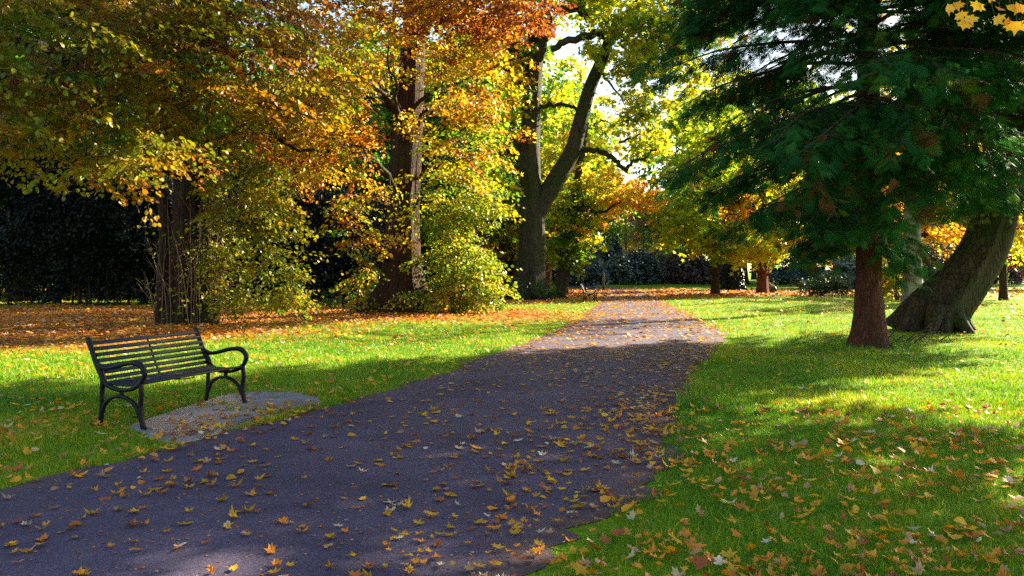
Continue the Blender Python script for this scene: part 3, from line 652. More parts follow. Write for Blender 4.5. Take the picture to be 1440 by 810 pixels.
# ------------------------------------------------------------------ forked tree by the path
x, y = G(746, 421); t3 = treeroot('forked_tree', x, y, 'tall grey forked tree in the middle whose right limb leans over the path')
O = org(t3); mb = MB(); D3 = y
n3 = trunk(mb, [(x, y, -.2), (x, y, .6), P(747, 370, D3), P(748, 320, D3), P(746, 270, D3), P(745, 200, D3), P(747, 140, D3), P(750, 85, D3), P(750, 40, D3)], [.98, .86, .72, .66, .60, .50, .50, .50, .25], flare=1.55, nl=6, seed=21, rough=.05, fh=.7)
R = [P(750, 305, D3), P(765, 280, D3), P(786, 245, D3), P(805, 212, D3), P(815, 175, D3), P(829, 125, D3), P(846, 85, D3), P(858, 52, D3)]
n3b = limb(mb, R, .56, .26, sides=16)
def lb(pts, r0, r1, wob=.05): return limb(mb, [P(*p) for p in pts], r0, r1, wob=wob)
D = D3
L3 = [lb([(858, 55, D), (868, 30, D), (893, 8, D), (900, -30, D)], .25, .16), lb([(860, 50, D), (835, 48, D-1), (800, 58, D-2), (775, 70, D-2)], .22, .16), lb([(835, 30, D), (810, 12, D), (770, 18, D-2), (750, 50, D-1)], .24, .18),
      lb([(752, 90, D), (762, 60, D-.5), (770, 20, D-1), (775, -40, D-1)], .38, .2), lb([(748, 95, D), (728, 75, D-.5), (712, 55, D-1), (700, 0, D-2)], .30, .14),
      lb([(812, 208, D), (835, 211, D), (855, 218, D-.5), (872, 232, D-.8), (883, 241, D-1)], .17, .10), lb([(881, 240, D-1), (888, 229, D-1), (905, 222, D-1), (925, 205, D-1)], .10, .05),
      lb([(744, 240, D), (718, 236, D-.5), (700, 238, D-1), (680, 250, D-1.5)], .18, .07), lb([(735, 215, D), (722, 195, D-.5), (716, 205, D-1)], .14, .06), lb([(758, 152, D), (775, 148, D), (795, 148, D), (815, 153, D)], .12, .09),
      lb([(745, 210, D), (725, 200, D-1), (690, 205, D-2), (660, 200, D-3)], .09, .03), lb([(870, 200, D-1), (900, 190, D-1), (935, 170, D-1)], .07, .03), lb([(745, 130, D), (720, 110, D), (690, 60, D+1), (660, 20, D+2)], .2, .05),
      lb([(840, 90, D), (860, 120, D+1), (880, 150, D+1.5)], .10, .03)]
for k in range(46):   # surface roots and ivy stems at the foot
    a = rng.uniform(-3.3, .2); r_ = rng.uniform(1.0, 1.5)
    mb.tube(crom([(x+math.cos(a)*r_, y+math.sin(a)*r_, rng.uniform(.1, .6)), (x+math.cos(a+.15)*(r_+.3), y+math.sin(a+.15)*(r_+.3), rng.uniform(.1, .35)), (x+math.cos(a+.3)*(r_+.6), y+math.sin(a+.3)*(r_+.6), -.02)], 3), np.linspace(.07, .02, 7), 5)
mb.build('trunk', BARK_GREY, t3, origin=O)
crown(t3, poly_nodes(n3[-14:], n3b[10:], *L3), [
    E(800, -30, D, 150, 45, 4, 160, .30, .06), E(880, 50, D-1, 60, 60, 3, 90, .32, .06), E(905, 120, D-1, 35, 90, 2, 60, .32, .06), E(945, 30, D-1, 40, 60, 2.5, 60, .34, .06), E(960, 120, D+2, 30, 60, 2, 34, .34, .06), E(1000, 10, D+1, 50, 50, 2.5, 50, .34, .06), E(700, 40, D, 60, 60, 3, 50, .42, .12),
    E(800, 110, D+2, 30, 60, 2, 14, .34, .08), E(905, 200, D-1, 30, 30, 2, 16, .33, .08), E(685, 240, D-1, 30, 35, 2, 22, .34, .08), E(725, 130, D-1, 20, 70, 1, 16, .45, .12),
    ((x+1, y, 20), (7, 7, 5), 110, .3, .06)], .22, M_LEAFB, per=36, spray=1.5, origin=O, tpl=T_STAR)
n = 260; a = rng.uniform(-2.9, .1, n); r_ = rng.uniform(.95, 1.5, n)
leaves('ivy', T_BROAD, np.stack([x+np.cos(a)*r_, y+np.sin(a)*r_, rng.uniform(.1, 1.3, n)*(1.7-r_)*1.2+.05], 1), np.stack([np.cos(a), np.sin(a), -.6+0*a], 1), rng.normal(0, .5, (n, 3))+[0, -.5, .6], .14*np.ones(n), rng.uniform(0, .15, n), M_LEAF, t3, O)

# ------------------------------------------------------------------ red cedar beside the path on the right, and the leaning tree
def conifer(root, base, axis, z0, z1, R, nb, mat, fs=.20, fr=7, wood=TWIG, az=None, step=.28, hue=(.5, .22), sway=.50, lens=1.0, low=(0, 9)):
    """axis(z) -> trunk centre; branches with flat hanging frond sprays on both sides"""
    mb = MB(); PO, AX, NR, HU = [], [], [], []
    for k in range(nb):
        z = z0+(z1-z0)*((k+rng.uniform(0, 1))/nb)**.84
        a = rng.uniform(0, 6.283) if az is None else az(k)
        rl = R(z, a)*rng.uniform(.72, 1.1)
        c_ = axis(z); d = np.array([math.cos(a), math.sin(a), 0.]); s = np.array([-d[1], d[0], 0])
        cv = rng.normal(0, .16)*rl; sl_ = rng.normal(0, .13)
        pts = [c_]+[c_+d*rl*t+s*cv*t*t+np.array([0, 0, rl*((.16+sl_)*t-sway*t*t+.16*max(0, t-.55)**1.0)]) for t in (.25, .5, .75, 1)]
        pp = crom(pts, 4); pp = pp[pp[:, 2] > .5]
        pp = pp[(pp[:, 2] > low[0]-.1)|(np.hypot(pp[:, 0]-base[0], pp[:, 1]-base[1]) < low[1])]
        if len(pp) < 4: continue
        mb.tube(pp, np.linspace(.018+.009*rl, .006, len(pp)), 5, cap=False)
        L = np.concatenate([[0], np.cumsum(np.linalg.norm(np.diff(pp, axis=0), axis=1))]); tot = L[-1]
        for s_ in np.arange(.3*tot, tot, step):
            t = s_/tot; p = np.array([np.interp(s_, L, pp[:, i]) for i in range(3)])
            for sg in (-1, 1):
                if rng.uniform() < .10: continue
                ln = (rng.uniform(.45, 1.05)*(1.15-.65*t))*lens
                dd = d*rng.uniform(.5, 1)+s*sg*rng.uniform(.5, 1.1); dd /= np.linalg.norm(dd); e = p+dd*ln; e[2] -= ln*rng.uniform(.15, .95)
                hu = rng.normal(hue[0], hue[1])
                if rng.uniform() < .04: hu = 1.
                mb.tube([p, (p+e)/2+[0, 0, .03], e], [.007, .005, .002], 3, cap=False)
                for q_ in range(fr):
                    u = (q_+rng.uniform(0, 1))/fr; o_ = p*(1-u)+e*u
                    PO.append(o_+rng.normal(0, .05, 3)-[0, 0, rng.uniform(0, .22)]); sdv = np.cross(dd, [0, 0, 1.])*rng.choice([-1, 1])*rng.uniform(.2, 1.1)
                    AX.append(dd*.8+sdv+np.array([0, 0, rng.uniform(-1.5, -.15)])); NR.append(np.array([0, 0, 1.])+rng.normal(0, .45, 3)); HU.append(hu+rng.normal(0, .06))
    PO = np.array(PO); o = org(root); AX = np.array(AX); NR = np.array(NR); HU = np.array(HU)
    k = (PO[:, 2] > low[0])|(np.hypot(PO[:, 0]-base[0], PO[:, 1]-base[1]) < low[1]); k &= PO[:, 2] > .9   # grazed and mown line below the boughs
    PO, AX, NR, HU = PO[k], AX[k], NR[k], HU[k]
    mb.build('branches', wood, root, smooth=False, origin=o)
    leaves('crown', T_FROND, PO, np.array(AX), np.array(NR), fs*rng.uniform(.7, 1.25, len(PO)), np.clip(HU, 0, 1), mat, root, o)
    print(root.name, len(PO))
x, y = G(1222, 491); t4 = treeroot('cedar_tree', x, y, 'red-barked cedar with drooping dark green fronds standing right of the path')
O = org(t4); mb = MB()
trunk(mb, up(x, y, [(0, 0, -.15), (0, 0, .5), (-.01, 0, 1.6), (-.02, 0, 4), (-.02, 0, 8), (0, 0, 14)]), [.34, .28, .23, .215, .16, .03], flare=1.75, nl=6, seed=31, rough=.07, fh=.42)
mb.build('trunk', BARK_RED, t4, origin=O)
def Rc(z, a):
    left = .5-.5*math.cos(a)   # 1 towards -x
    r = (3.3+.85*left)*(.78+.22*min(1, max(0, (z-3)/2.5)))*(1-(.5 if z < 3.9 else .05)*max(0, math.cos(a+.95)))*(.75 if z < 3.2 and math.cos(a) > .4 else 1)
    return r*(1 if z > 3 else .62)*(1-max(0, z-8.5)/8)
cx4, cy4 = x, y
conifer(t4, (x, y), lambda z: np.array([cx4, cy4, z]), 1.9, 15, Rc, 265, M_THUJA, fs=.25, fr=9, lens=1.1, low=(2.15, 1.5))

x, y = G(1318, 466); t5 = treeroot('leaning_tree', x, y, 'massive dark trunk leaning to the right under drooping evergreen branches')
O = org(t5); mb = MB()
ax5 = crom([(x-.3, y, -.2), (x-.02, y, .45), (x+.68, y, 1.3), (x+1.22, y, 2.2), (x+1.55, y, 3.3), (x+1.75, y, 5), (x+1.8, y, 8), (x+1.7, y, 12)], 7)
trunk(mb, [(x-.3, y, -.2), (x-.02, y, .45), (x+.68, y, 1.3), (x+1.22, y, 2.2), (x+1.55, y, 3.3), (x+1.75, y, 5), (x+1.8, y, 8), (x+1.7, y, 12)], [.68, .62, .58, .53, .48, .43, .34, .08], sides=34, flare=1.6, nl=7, seed=41, rough=.075, fh=.6)
for a, b in (((x-.5, y-.2, .7), (x-1.25, y-.5, -.05)), ((x+.1, y-.5, .5), (x+.35, y-1.0, -.05)), ((x-.3, y-.5, .6), (x-.8, y-1.1, -.05)), ((x+.4, y-.1, .5), (x+.85, y-.25, -.05))):
    limb(mb, [a, (np.array(a)+b)/2+[0, 0, -.05], b], .26, .08, sides=10)
mb.build('trunk', BARK_LEAN, t5, origin=O)
def ax_(z): return np.array([np.interp(z, ax5[:, 2], ax5[:, 0]), y5, z])
y5 = y
conifer(t5, (x, y), ax_, 3.1, 15, lambda z, a: (4.6 if z > 4.2 else 3.0)*(1-max(0, z-9)/9)*(1-.42*max(0, math.cos(a+.95)))*(1-.38*max(0, math.cos(a-2.18))), 210, M_THUJA, fs=.27, hue=(.3, .16), step=.30, low=(3.0, 0))
# a few grey-green hanging sprays on its lowest limb
def sprays(root, pts, mat, name, n, size, ln=.5):
    PO = []; AX = []; NR = []
    for p in pts:
        for k in range(n):
            d = rng.normal(0, 1, 3)*[1, 1, .3]; d[2] = -abs(d[2])-.5; d /= np.linalg.norm(d); t = rng.uniform(0, ln)
            PO.append(p+d*t+rng.normal(0, .06, 3)); AX.append(d+rng.normal(0, .3, 3)); NR.append(rng.normal(0, 1, 3)+[0, -.5, .8])
    PO = np.array(PO); leaves(name, T_FROND, PO, np.array(AX), np.array(NR), size*rng.uniform(.7, 1.2, len(PO)), rng.uniform(.6, 1, len(PO)), mat, root, org(root))
sprays(t5, [P(px, py, 18.6+rng.uniform(-.4, .4)) for px, py in ((1340, 285), (1360, 275), (1378, 268), (1395, 268), (1412, 265), (1425, 262), (1438, 255), (1330, 300), (1385, 290), (1405, 285), (1350, 300), (1432, 280))], M_GREYF, 'grey_sprays', 26, .16)

# ------------------------------------------------------------------ mid-distance trees
def plain_tree(name, x, y, label, tr, h, blobs, mat, ls, bark, lean=(0, 0), flare=1.5, per=30, spray=1.5, seed=1, group=None, tpl=T_BROAD, cat='tree'):
    t = treeroot(name, x, y, label, cat, group); O = org(t); mb = MB()
    nn = trunk(mb, up(x, y, [(0, 0, -.15), (lean[0]*.12, lean[1]*.1, h*.12), (lean[0]*.4, lean[1]*.4, h*.4), (lean[0]*.7, lean[1]*.7, h*.7), (lean[0], lean[1], h)]), [tr*1.1, tr*.95, tr*.75, tr*.45, tr*.1], sides=16, flare=flare, seed=seed, fh=.5)
    L = [nn[int(len(nn)*.2):]]
    for c_, r_, n_, hu, hs in blobs:
        b = np.array(c_, float); zz = np.clip(b[2]-abs(b[0]-x)*.5, h*.18, h*.8); k = int(np.argmin(np.abs(nn[:, 2]-zz))); a = nn[k]
        L.append(limb(mb, [a, a*.55+b*.45+[0, 0, .2], b], tr*.35, tr*.1, wob=.1))
        for s in range(2):
            e = b+rng.normal(0, .45, 3)*r_; L.append(limb(mb, [b, (b+e)/2+[0, 0, .15], e], tr*.12, tr*.04, sides=6, wob=.05))
    mb.build('trunk', bark, t, origin=O)
    crown(t, poly_nodes(*L), blobs, ls, mat, per=per, spray=spray, tpl=tpl, origin=O, thick=1.4)
    return t
x, y = G(1006, 415.5)
plain_tree('maple_tree', x, y, 'slim brown-trunked tree with yellow-green leaves right of the far path', .23, 13,
    [E(965, 310, 46, 40, 38, 3, 60, .30, .07), E(1030, 335, 46, 50, 30, 3, 60, .36, .09), E(990, 250, 47, 55, 60, 3.5, 80, .27, .06), E(1040, 300, 47, 40, 30, 2, 30, .60, .06), E(1000, 170, 48, 50, 50, 3, 60, .3, .06)], M_LEAFB, .26, BARK_BROWN, tpl=T_STAR)
x, y = G(1072, 414.5)
plain_tree('maple_tree', x, y, 'reddish sturdy trunk with lit pale brush at its foot across the lawn', .32, 13,
    [E(1070, 340, 48, 50, 28, 3, 50, .36, .1), E(1110, 300, 48, 50, 40, 3, 60, .33, .1), E(1085, 230, 49, 60, 50, 4, 60, .36, .1)], M_LEAFB, .26, BARK_RED, seed=5, tpl=T_STAR)
x, y = G(1031, 409)
t = plain_tree('ivy_tree', x, y, 'thick dark ivy-covered trunk between the two slimmer trunks across the lawn', .55, 13,
    [E(1030, 290, 57, 40, 40, 3, 50, .3, .08), E(1040, 200, 57, 60, 50, 4, 60, .3, .08)], M_LEAFB, .3, BARK_BROWN, seed=6)
n = 1500; a = rng.uniform(0, 6.28, n); zz = rng.uniform(0, 3.6, n)
leaves('ivy', T_BROAD, np.stack([x+np.cos(a)*(.62+.35*np.exp(-zz*2)), y+np.sin(a)*(.62+.35*np.exp(-zz*2)), zz], 1), np.stack([np.cos(a), np.sin(a), -1.2+0*a], 1), np.stack([np.cos(a), np.sin(a), .4+0*a], 1)+rng.normal(0, .4, (n, 3)), .2*np.ones(n), rng.uniform(0, 1, n), M_EVER, t, org(t))
x, y = G(1283, 433)
plain_tree('lime_tree', x, y, 'grey mossy trunk between the red cedar and the leaning tree', .36, 14,
    [E(1290, 120, 32, 70, 60, 2.5, 40, .45, .12), ((x, y, 12), (2.5, 2.5, 2.5), 30, .4, .1)], M_LEAFB, .17, BARK_PALE, seed=7, per=26)
x, y = G(1297, 416)
plain_tree('dark_tree', x, y, 'dark trunk right behind the grey mossy trunk', .5, 12, [E(1300, 330, 46, 45, 30, 3, 50, .62, .08), E(1330, 250, 48, 60, 60, 4, 70, .5, .1)], M_LEAFB, .26, BARK_BROWN, seed=8)
x, y = G(1411, 423)
plain_tree('slim_tree', x, y, 'slim dark trunk at the right edge beyond the leaning tree', .17, 11, [E(1420, 320, 39, 35, 40, 2, 45, .45, .08), E(1400, 200, 40, 60, 60, 3, 60, .4, .1)], M_LEAFB, .22, BARK_BROWN, seed=9)
x, y = G(1436, 408)
plain_tree('red_maple', x+1.2, y, 'red-leaved tree at the far right edge over the lawn', .16, 7, [((x+1.5, y, 3.6), (3.2, 2.5, 2.2), 110, .4, .3), ((x+1.6, y, 5.5), (2.6, 2.5, 2), 60, .5, .3)], M_REDL, .26, BARK_PALE, seed=10)
# left of the path
x, y = G(787, 414.5)
plain_tree('sycamore_tree', x, y, 'grey trunk leaning right just behind the forked tree', .40, 14,
    [E(798, 345, 47.6, 24, 26, 1, 26, .20, .06), E(808, 290, 47.5, 30, 40, 1, 40, .26, .07), E(795, 350, 49, 30, 28, 2, 24, .20, .06), E(822, 318, 49, 30, 24, 3, 14, .48, .08), E(850, 265, 49, 50, 40, 3, 42, .40, .1), E(800, 230, 50, 50, 70, 3, 50, .34, .1), E(893, 275, 48, 34, 24, 2.5, 26, .58, .05), E(850, 170, 50, 70, 60, 4, 60, .36, .1)], M_LEAFB, .25, BARK_GREY, lean=(2.2, 0), seed=11, tpl=T_STAR)
x, y = G(768, 408)
plain_tree('beech_tree', x, y, 'slender reddish trunk between the forked tree and the leaning grey trunk', .27, 13, [E(770, 340, 60, 40, 30, 3, 36, .35, .1), E(780, 240, 60, 50, 60, 4, 60, .25, .1)], M_LEAFB, .28, BARK_RED, lean=(1.4, 0), seed=13)
x, y = G(707, 407)
plain_tree('beech_tree', x, y, 'dark trunk glimpsed left of the forked tree behind the bright bush', .36, 15, [E(690, 330, 62, 50, 36, 4, 50, .42, .1), E(700, 230, 63, 70, 60, 4, 80, .2, .1), E(640, 160, 62, 70, 80, 4, 80, .2, .1)], M_LEAFB, .3, BARK_BROWN, seed=14)

# ------------------------------------------------------------------ shrubs
def shrub(name, x, y, w_, d_, h, label, mat, ls, hue=(.4, .15), n=90, per=45, spray=.9, tpl=T_BROAD, group=None, cat='shrub', jit=.8, twig=TWIG):
    t = treeroot(name, x, y, label, cat, group); O = org(t); mb = MB(); L = []
    for k in range(max(5, int(w_*1.5))):
        a = rng.uniform(0, 6.28); r_ = rng.uniform(0, .4); b = np.array([x+math.cos(a)*r_*w_, y+math.sin(a)*r_*d_, h*rng.uniform(.4, .8)])
        L.append(limb(mb, [(x+math.cos(a)*r_*w_*.5, y+math.sin(a)*r_*d_*.5, -.05), ((x+b[0])/2, (y+b[1])/2, b[2]*.5), b], .05, .015, sides=5, wob=.04))
    mb.build('stems', twig, t, origin=O)
    bl = [((x, y, h*.42), (w_/2, d_/2, h*.5), n, hue[0], hue[1])]
    for k in range(5):
        a = k*1.256+rng.uniform(0, 1); bl.append(((x+math.cos(a)*w_*.3, y+math.sin(a)*d_*.3, h*rng.uniform(.25, .6)), (w_*.25, d_*.25, h*rng.uniform(.22, .34)), n//6, hue[0], hue[1]))
    crown(t, poly_nodes(*L), bl, ls, mat, per=per, spray=spray, tpl=tpl, origin=O, jit=jit, crown_name='foliage', flat=.8, droop=.15)
    return t
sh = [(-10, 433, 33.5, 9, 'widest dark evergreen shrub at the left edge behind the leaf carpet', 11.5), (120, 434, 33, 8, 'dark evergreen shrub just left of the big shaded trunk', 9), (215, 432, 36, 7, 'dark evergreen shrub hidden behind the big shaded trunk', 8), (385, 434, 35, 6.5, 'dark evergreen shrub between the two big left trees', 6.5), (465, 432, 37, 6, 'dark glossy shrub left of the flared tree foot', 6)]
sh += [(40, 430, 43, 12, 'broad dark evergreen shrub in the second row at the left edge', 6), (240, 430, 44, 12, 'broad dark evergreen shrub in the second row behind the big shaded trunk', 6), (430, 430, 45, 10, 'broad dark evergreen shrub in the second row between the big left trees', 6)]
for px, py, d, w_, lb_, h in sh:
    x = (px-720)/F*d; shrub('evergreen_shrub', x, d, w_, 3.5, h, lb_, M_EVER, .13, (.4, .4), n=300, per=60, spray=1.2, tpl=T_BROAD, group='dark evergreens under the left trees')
far = [(815, 74, 5.5, 3.6, M_BLUE, 'low blue-green shrub behind the distant bench'), (845, 78, 6, 4.6, M_BLUE, 'blue-green shrub behind the wooden post'), (900, 80, 6, 4.2, M_BLUE, 'round dark green shrub where the path disappears'), (935, 80, 6, 3.4, M_PURP, 'purplish low shrub right of the round green one'), (970, 80, 6, 3.8, M_PURP, 'tallest purplish brown shrub behind the slim trunk'), (1005, 82, 6, 3.2, M_PURP, 'brown shrub behind the slim brown trunk'),
       (1110, 78, 7, 3, M_BLUE, 'dark shrub across the lawn behind the short post'), (1215, 60, 6, 3, M_BLUE, 'dark shrub beyond the red cedar trunk'), (1385, 80, 8, 3.4, M_PURP, 'grey-brown shrub beyond the leaning trunk'), (1470, 90, 8, 4, M_BLUE, 'dark shrub at the right edge of the far lawn'), (750, 80, 6, 4, M_BLUE, 'dark shrub behind the forked trunk'), (690, 78, 7, 4.5, M_EVER, 'dark shrub behind the bright bush'), (610, 70, 8, 6, M_EVER, 'tall dark shrub behind the second big tree'), (550, 60, 7, 5, M_EVER, 'dark shrub left behind the second big tree')]
for px, d, w_, h, mt, lb_ in far:
    shrub('far_shrub', (px-720)/F*d, d, w_, 3.5, h, lb_, mt, .30, (.4, .25), n=70, per=34, spray=1.1, group='shrubs along the far edge of the lawn')
# pointed dark conifer and pale leafless birches in the distance
x, y = (862-720)/F*80, 80.; t = treeroot('conifer_tree', x, y, 'small pointed dark conifer in the distance above the shrubs'); O = org(t); mb = MB()
trunk(mb, up(x, y, [(0, 0, 0), (0, 0, 2.5), (0, 0, 5.6)]), [.15, .1, .02], sides=8, flare=1.2); mb.build('trunk', BARK_BROWN, t, origin=O)
n = 4200; zz = 5.7*(1-np.sqrt(rng.uniform(0, 1, n))); a = rng.uniform(0, 6.28, n); rr = (5.8-zz)*.34*rng.uniform(.3, 1, n)*(1+.25*np.sin(zz*6+a*2))
leaves('crown', T_FROND, np.stack([x+np.cos(a)*rr, y+np.sin(a)*rr, zz+.2], 1), np.stack([np.cos(a), np.sin(a), -.3+0*a], 1), rng.normal(0, .4, (n, 3))+[0, 0, 1], .35*np.ones(n), rng.uniform(.2, .8, n), M_BLUE, t, O)
PALE = [(0, (.15, .15, .12)), (.5, (.26, .25, .20)), (1, (.30, .33, .14))]; M_PALEL = leafmat('pale_twig_leaf', PALE, trans=.4)
for k, (px, d, h, lb_) in enumerate(((880, 86, 11, 'pale grey bare tree left of the round shrub in the distance'), (905, 84, 9, 'pale fine-twigged tree above the round green shrub'), (840, 90, 12, 'grey bare tree behind the pointed conifer'), (945, 92, 12, 'silvery fine-twigged tree above the purplish shrubs'))):
    x = (px-720)/F*d
    plain_tree('birch_tree', x, d, lb_, .13, h, [((x, d, h*.5), (2.3, 2, h*.28), 60, .4+.1*k, .2), ((x+.5, d, h*.8), (1.8, 1.8, h*.2), 40, .5, .2)], M_PALEL, .16, BARK_PALE, seed=50+k, per=16, spray=1.2, group='pale bare trees in the distance')
# low mid-lawn shrubs
x, y = G(1160, 418); shrub('low_shrub', x, y, 3.2, 1.5, 1.5, 'grey-green low shrub on the lawn left of the cedar trunk', M_GREYF, .12, (.5, .2), n=45, per=36, spray=.5)
x, y = G(1262, 424); shrub('yellow_shrub', x, y, 2.2, 1.5, 2.9, 'bright yellow bush seen just right of the cedar trunk', M_LEAF, .17, (.42, .05), n=34, per=26, spray=.7)
x, y = G(1325, 428); shrub('green_shrub', x, y, 3.2, 2, 3.2, 'light green bush between the mossy trunk and the leaning tree', M_GREYF, .15, (.3, .15), n=50, per=30, spray=.7)
x, y = G(500, 437); shrub('low_shrub', x, y, 3, 1.5, 1.2, 'small lit green shrub left of the flared tree foot', M_LEAFG, .12, (.2, .08), n=20, per=26, spray=.5)
x, y = G(1075, 413); shrub('brush_clump', x+.2, y-.6, .9, .6, .8, 'pale dry brush at the foot of the reddish trunk', M_GREYF, .12, (.9, .1), n=14, per=18, spray=.35)

# ------------------------------------------------------------------ the belt of background trees: a few prototypes, copied
def proto(name, h, cr, seed, mat, ls=.34):
    x = y = 0.; t = empty(name, (0, 0, 0)); mb = MB()
    nn = trunk(mb, up(0, 0, [(0, 0, -.15), (.1, 0, h*.15), (.2, .1, h*.4), (0, 0, h*.7), (.1, 0, h*.95)]), [.42, .36, .3, .18, .04], sides=12, flare=1.5, seed=seed, fh=.5)
    bl = []; L = [nn[6:]]; r_ = np.random.default_rng(seed)
    for k in range(9):
        a = k*2.4; z = h*(.25+.62*k/8); rr = cr*(.75 if z < h*.75 else .35); c_ = np.array([math.cos(a)*rr*.75, math.sin(a)*rr*.75, z])
        bl.append((c_, (cr*.42, cr*.42, h*.12), 30, .5+r_.normal(0, .06), .05)); L.append(limb(mb, [(0, 0, z*.75), c_*.5+[0, 0, z*.42], c_], .12, .03, wob=.1))
    bl.append(((0, 0, h*.62), (cr*.7, cr*.7, h*.3), 90, .5, .08))
    mb.build('trunk', BARK_BROWN, t)
    crown(t, poly_nodes(*L), bl, ls, mat, per=30, spray=1.7, tpl=T_BROAD, thick=1.6)
    return t
def variant(off, nm): return leafmat(nm, off=off, trans=.65, dark=1.35)  # far leaves lightened in colour so their sunless side seems to glow
V_GREEN, V_YG, V_YEL, V_OR = variant(-.34, 'far_leaf_green'), variant(-.22, 'far_leaf_yellow_green'), variant(-.08, 'far_leaf_yellow'), variant(.13, 'far_leaf_orange')
protos = [proto('background_tree', 15, 5.0, 61, V_YG), proto('background_tree', 19, 5.8, 62, V_GREEN), proto('background_tree', 12, 4.6, 63, V_OR)]
belt = [ # px, distance, prototype, scale, material, label
 (470, 52, 0, 1.0, V_GREEN, 'green tree filling the gap between the two big left trees'), (640, 56, 1, .9, V_GREEN, 'tall green tree behind the bright bush'), (600, 70, 0, 1.2, V_YEL, 'yellow tree glimpsed behind the second big trunk'), (690, 78, 1, 1.0, V_YG, 'yellow-green tree behind the left branch of the forked tree'),
 (745, 84, 2, 1.2, V_YEL, 'yellow tree straight behind the forked trunk'), (790, 76, 1, 1.05, V_YG, 'yellow-green tree seen through the fork'), (835, 118, 0, 1.25, V_YG, 'distant yellow-green tree right of the fork over the path'), (905, 125, 2, 1.2, V_OR, 'most distant orange tree above the end of the path'), (780, 100, 1, 1.1, V_GREEN, 'green crown high in the fork far away'),
 (1010, 96, 0, 1.2, V_YG, 'yellow-green tree behind the slim brown trunk'), (1075, 98, 0, 1.25, V_YEL, 'yellow tree behind the reddish trunk'), (1140, 96, 0, 1.2, V_YG, 'yellow-green tree left behind the cedar'), (1190, 90, 2, 1.4, V_OR, 'orange-tinged tree close behind the cedar'), (1250, 84, 0, 1.2, V_YEL, 'yellow tree right behind the cedar trunk'), (1320, 72, 2, 1.2, V_OR, 'orange tree behind the leaning trunk'),
 (1395, 88, 1, .9, V_YG, 'yellow-green tree at the far right behind the leaning tree'), (1470, 80, 0, 1.1, V_OR, 'orange tree beyond the right edge of the lawn'), (330, 50, 1, .9, V_GREEN, 'dark green tree behind the big shaded tree'), (210, 46, 1, .9, V_GREEN, 'green tree deep behind the left evergreens'), (90, 48, 0, 1.1, V_GREEN, 'green tree behind the left-hand evergreens'), (-40, 44, 1, .9, V_GREEN, 'green tree at the left edge behind the evergreens'), (560, 90, 1, 1.1, V_YG, 'far yellow-green tree between the big left trees'), (420, 80, 1, 1.2, V_GREEN, 'far green tree behind the left shrubs'),
 (720, 64, 1, 1.15, V_YG, 'tall yellow-green tree close behind the forked tree'), (655, 66, 1, 1.2, V_YG, 'very tall yellow-green tree behind the gap left of the forked tree'), (975, 84, 1, 1.15, V_YG, 'tall yellow-green tree left of the cedar crown'), (1045, 78, 1, 1.2, V_YEL, 'tall yellow tree showing through the cedar boughs'), (1130, 82, 1, 1.2, V_YG, 'tall yellow-green tree behind the middle of the cedar'), (550, 58, 1, 1.1, V_GREEN, 'tall green tree straight behind the second big trunk'), (1220, 86, 1, 1.2, V_YEL, 'tall yellow tree behind the top of the cedar'),
 (30, 38, 1, 1.1, V_GREEN, 'tall green tree filling the top left corner behind the lime'), (150, 40, 1, 1.15, V_GREEN, 'tall green tree high behind the big shaded tree'),
 (950, 115, 0, 1.0, V_GREEN, 'far green tree over the purplish shrubs'), (1060, 110, 1, .9, V_GREEN, 'far green tree beyond the right lawn'), (1180, 112, 1, .9, V_YG, 'far tree showing under the cedar fronds')]
cnt = [0, 0, 0]
for px, d, k, s, mt, lb_ in belt:
    o = protos[k] if cnt[k] == 0 else copy_tree(protos[k]); belt_first = cnt[k] == 0; cnt[k] += 1
    o.location = ((px-720)/F*d, d, 0); o.scale = (s, s, s); o.rotation_euler.z = rng.uniform(0, 6.28)
    tag(o, lb_, 'tree', 'trees of the background belt')
    for ch in o.children:
        if ch.name.startswith('crown'):
            ch.material_slots[0].link = 'OBJECT'; ch.material_slots[0].material = mt

# ------------------------------------------------------------------ maple just outside the frame on the right; one twig of it hangs into the corner
x, y = 8.6, 6.2; t = treeroot('maple_tree', x, y, 'maple on the right whose yellow leaves hang into the top right corner'); O = org(t); mb = MB()
nn = trunk(mb, up(x, y, [(0, 0, -.15), (0, 0, 1.5), (.1, .1, 4), (0, .3, 8), (0, .2, 12)]), [.36, .3, .27, .18, .04], flare=1.5, seed=71)
L = [limb(mb, [(x, y, 3.2), (6.2, 5.4, 4.4), (4.2, 4.8, 4.1), P(1425, -60, 4.7)], .09, .012, wob=.02), limb(mb, [P(1425, -60, 4.7), P(1395, -20, 4.6), P(1370, -6, 4.5)], .010, .004)]
for tg in ((6.5, 8, 6.5), (10, 9.5, 7), (9.5, 4, 7), (7, 5, 7.5), (11, 6, 8)): L.append(limb(mb, [(x, y, 4), ((x+tg[0])/2, (y+tg[1])/2, 6), tg], .1, .03))
tw = MB(); lv = []
for px, py, s, a, h in ((1335, 6, .10, 0, .05), (1348, 18, .085, .5, .12), (1362, 22, .105, .2, .04), (1378, 4, .09, -.6, .02), (1357, 30, .09, -.3, .10), (1400, 24, .095, .7, .08), (1430, 30, .12, 0, .1), (1418, 8, .09, .4, .04), (1436, 6, .1, -.4, .2), (1412, 30, .055, 1.2, .36), (1345, 3, .09, .3, .22), (1408, 12, .06, -1, .40), (1390, -8, .09, .9, .05), (1444, 18, .1, .2, .1)):
    d = 4.5+rng.uniform(-.15, .15); p = P(px, py, d); lv.append((p, s, a, h)); tw.tube([p+[0, 0, .0], p+[rng.normal(0, .02), 0, .07], P(px*.6+1400*.4, -14, 4.55)], [.0014, .0014, .002], 3, cap=False)
pos = np.array([l[0] for l in lv])
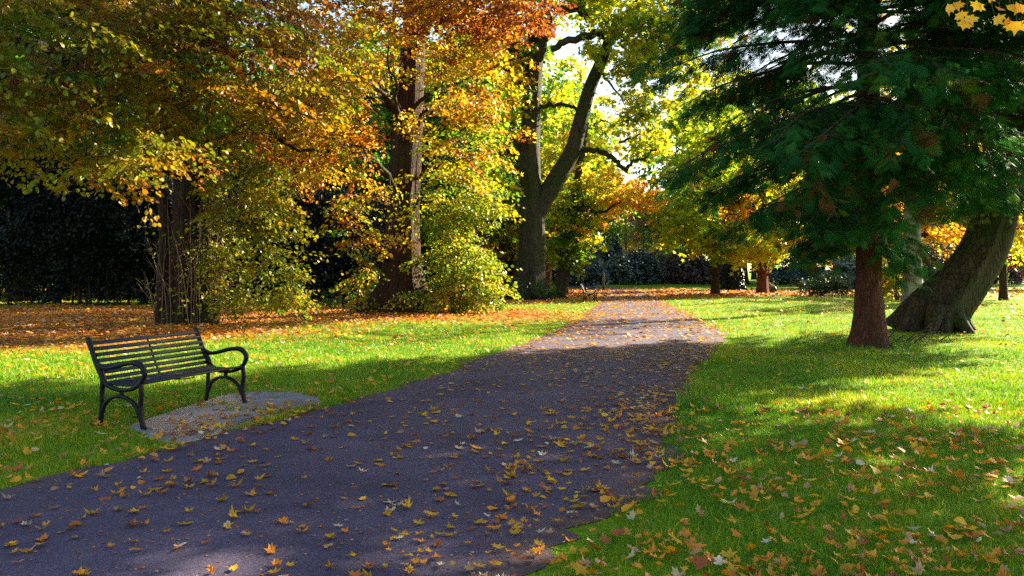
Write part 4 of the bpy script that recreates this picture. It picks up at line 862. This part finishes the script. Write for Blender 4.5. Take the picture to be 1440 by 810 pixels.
leaves('hanging_leaves', maple_template(.3), pos, np.array([(math.sin(l[2]), rng.normal(0, .2), -math.cos(l[2])) for l in lv]), np.array([(rng.normal(0, .4), -1, .3) for l in lv]), np.array([l[1] for l in lv])*.62, np.array([l[3] for l in lv]), M_FALL, t, O, val=np.full(len(lv), 1.3))
tw.build('stalks', TWIG, t, smooth=False, origin=O)
mb.build('trunk', BARK_GREY, t, origin=O)
crown(t, poly_nodes(nn[12:], *L[2:]), [((9.2, 7.4, 8), (3.0, 3.4, 3.0), 70, .5, .1)], .2, M_LEAF, per=34, spray=1.2, origin=O, tpl=T_STAR)

# a second tree outside the frame on the right, whose shade lies over the foreground
plain_tree('shade_tree', 12.6, 11.2, 'tree standing outside the right edge whose shade covers the foreground', .3, 11, [((11.2, 12.4, 7.9), (2.7, 2.9, 3.3), 200, .4, .1), ((13.4, 9.4, 7.2), (3.0, 3.0, 3.0), 16, .4, .1)], M_LEAF, .2, BARK_GREY, seed=77, per=36, spray=1.3, tpl=T_STAR)

# thin fallen twigs by the leaning tree and dry stalks on the lawn
x, y = G(1290, 487); t = MB()
for k in range(7):
    a = rng.uniform(-.5, .7); p = np.array([x+rng.uniform(-.5, .5), y+rng.uniform(-.4, .4), .05]); q_ = p+[math.cos(a)*.6, math.sin(a)*.8, rng.uniform(.1, .3)]
    t.tube(crom([p, (p+q_)/2+[0, 0, .08], q_], 3), np.linspace(.018, .005, 7), 5); t.tube([(p+q_)/2+[0, 0, .06], q_+rng.normal(0, .2, 3)+[0, 0, .1]], [.008, .003], 4)
o = t.build('fallen_branch', TWIG, None); tag(o, 'thin bare fallen branch on the grass between cedar and leaning tree', 'branch')
x, y = G(1170, 447); t = MB()
for k in range(12):
    p = np.array([x+rng.normal(0, .25), y+rng.normal(0, .2), 0]); q_ = p+[rng.normal(0, .08), 0, rng.uniform(.4, .95)]; t.tube([p, q_], [.006, .003], 3, cap=False)
    for u in (.5, .7, .85): t.tube([p*(1-u)+q_*u, p*(1-u)+q_*u+[rng.normal(0, .1), rng.normal(0, .1), .1]], [.004, .002], 3, cap=False)
o = t.build('dry_stalks', TWIG_PALE, None); tag(o, 'clump of thin dry brown stalks standing in the lawn left of the cedar', 'dry stalks')
print('faces', sum(len(o.data.polygons) for o in SC.objects if o.type == 'MESH'))
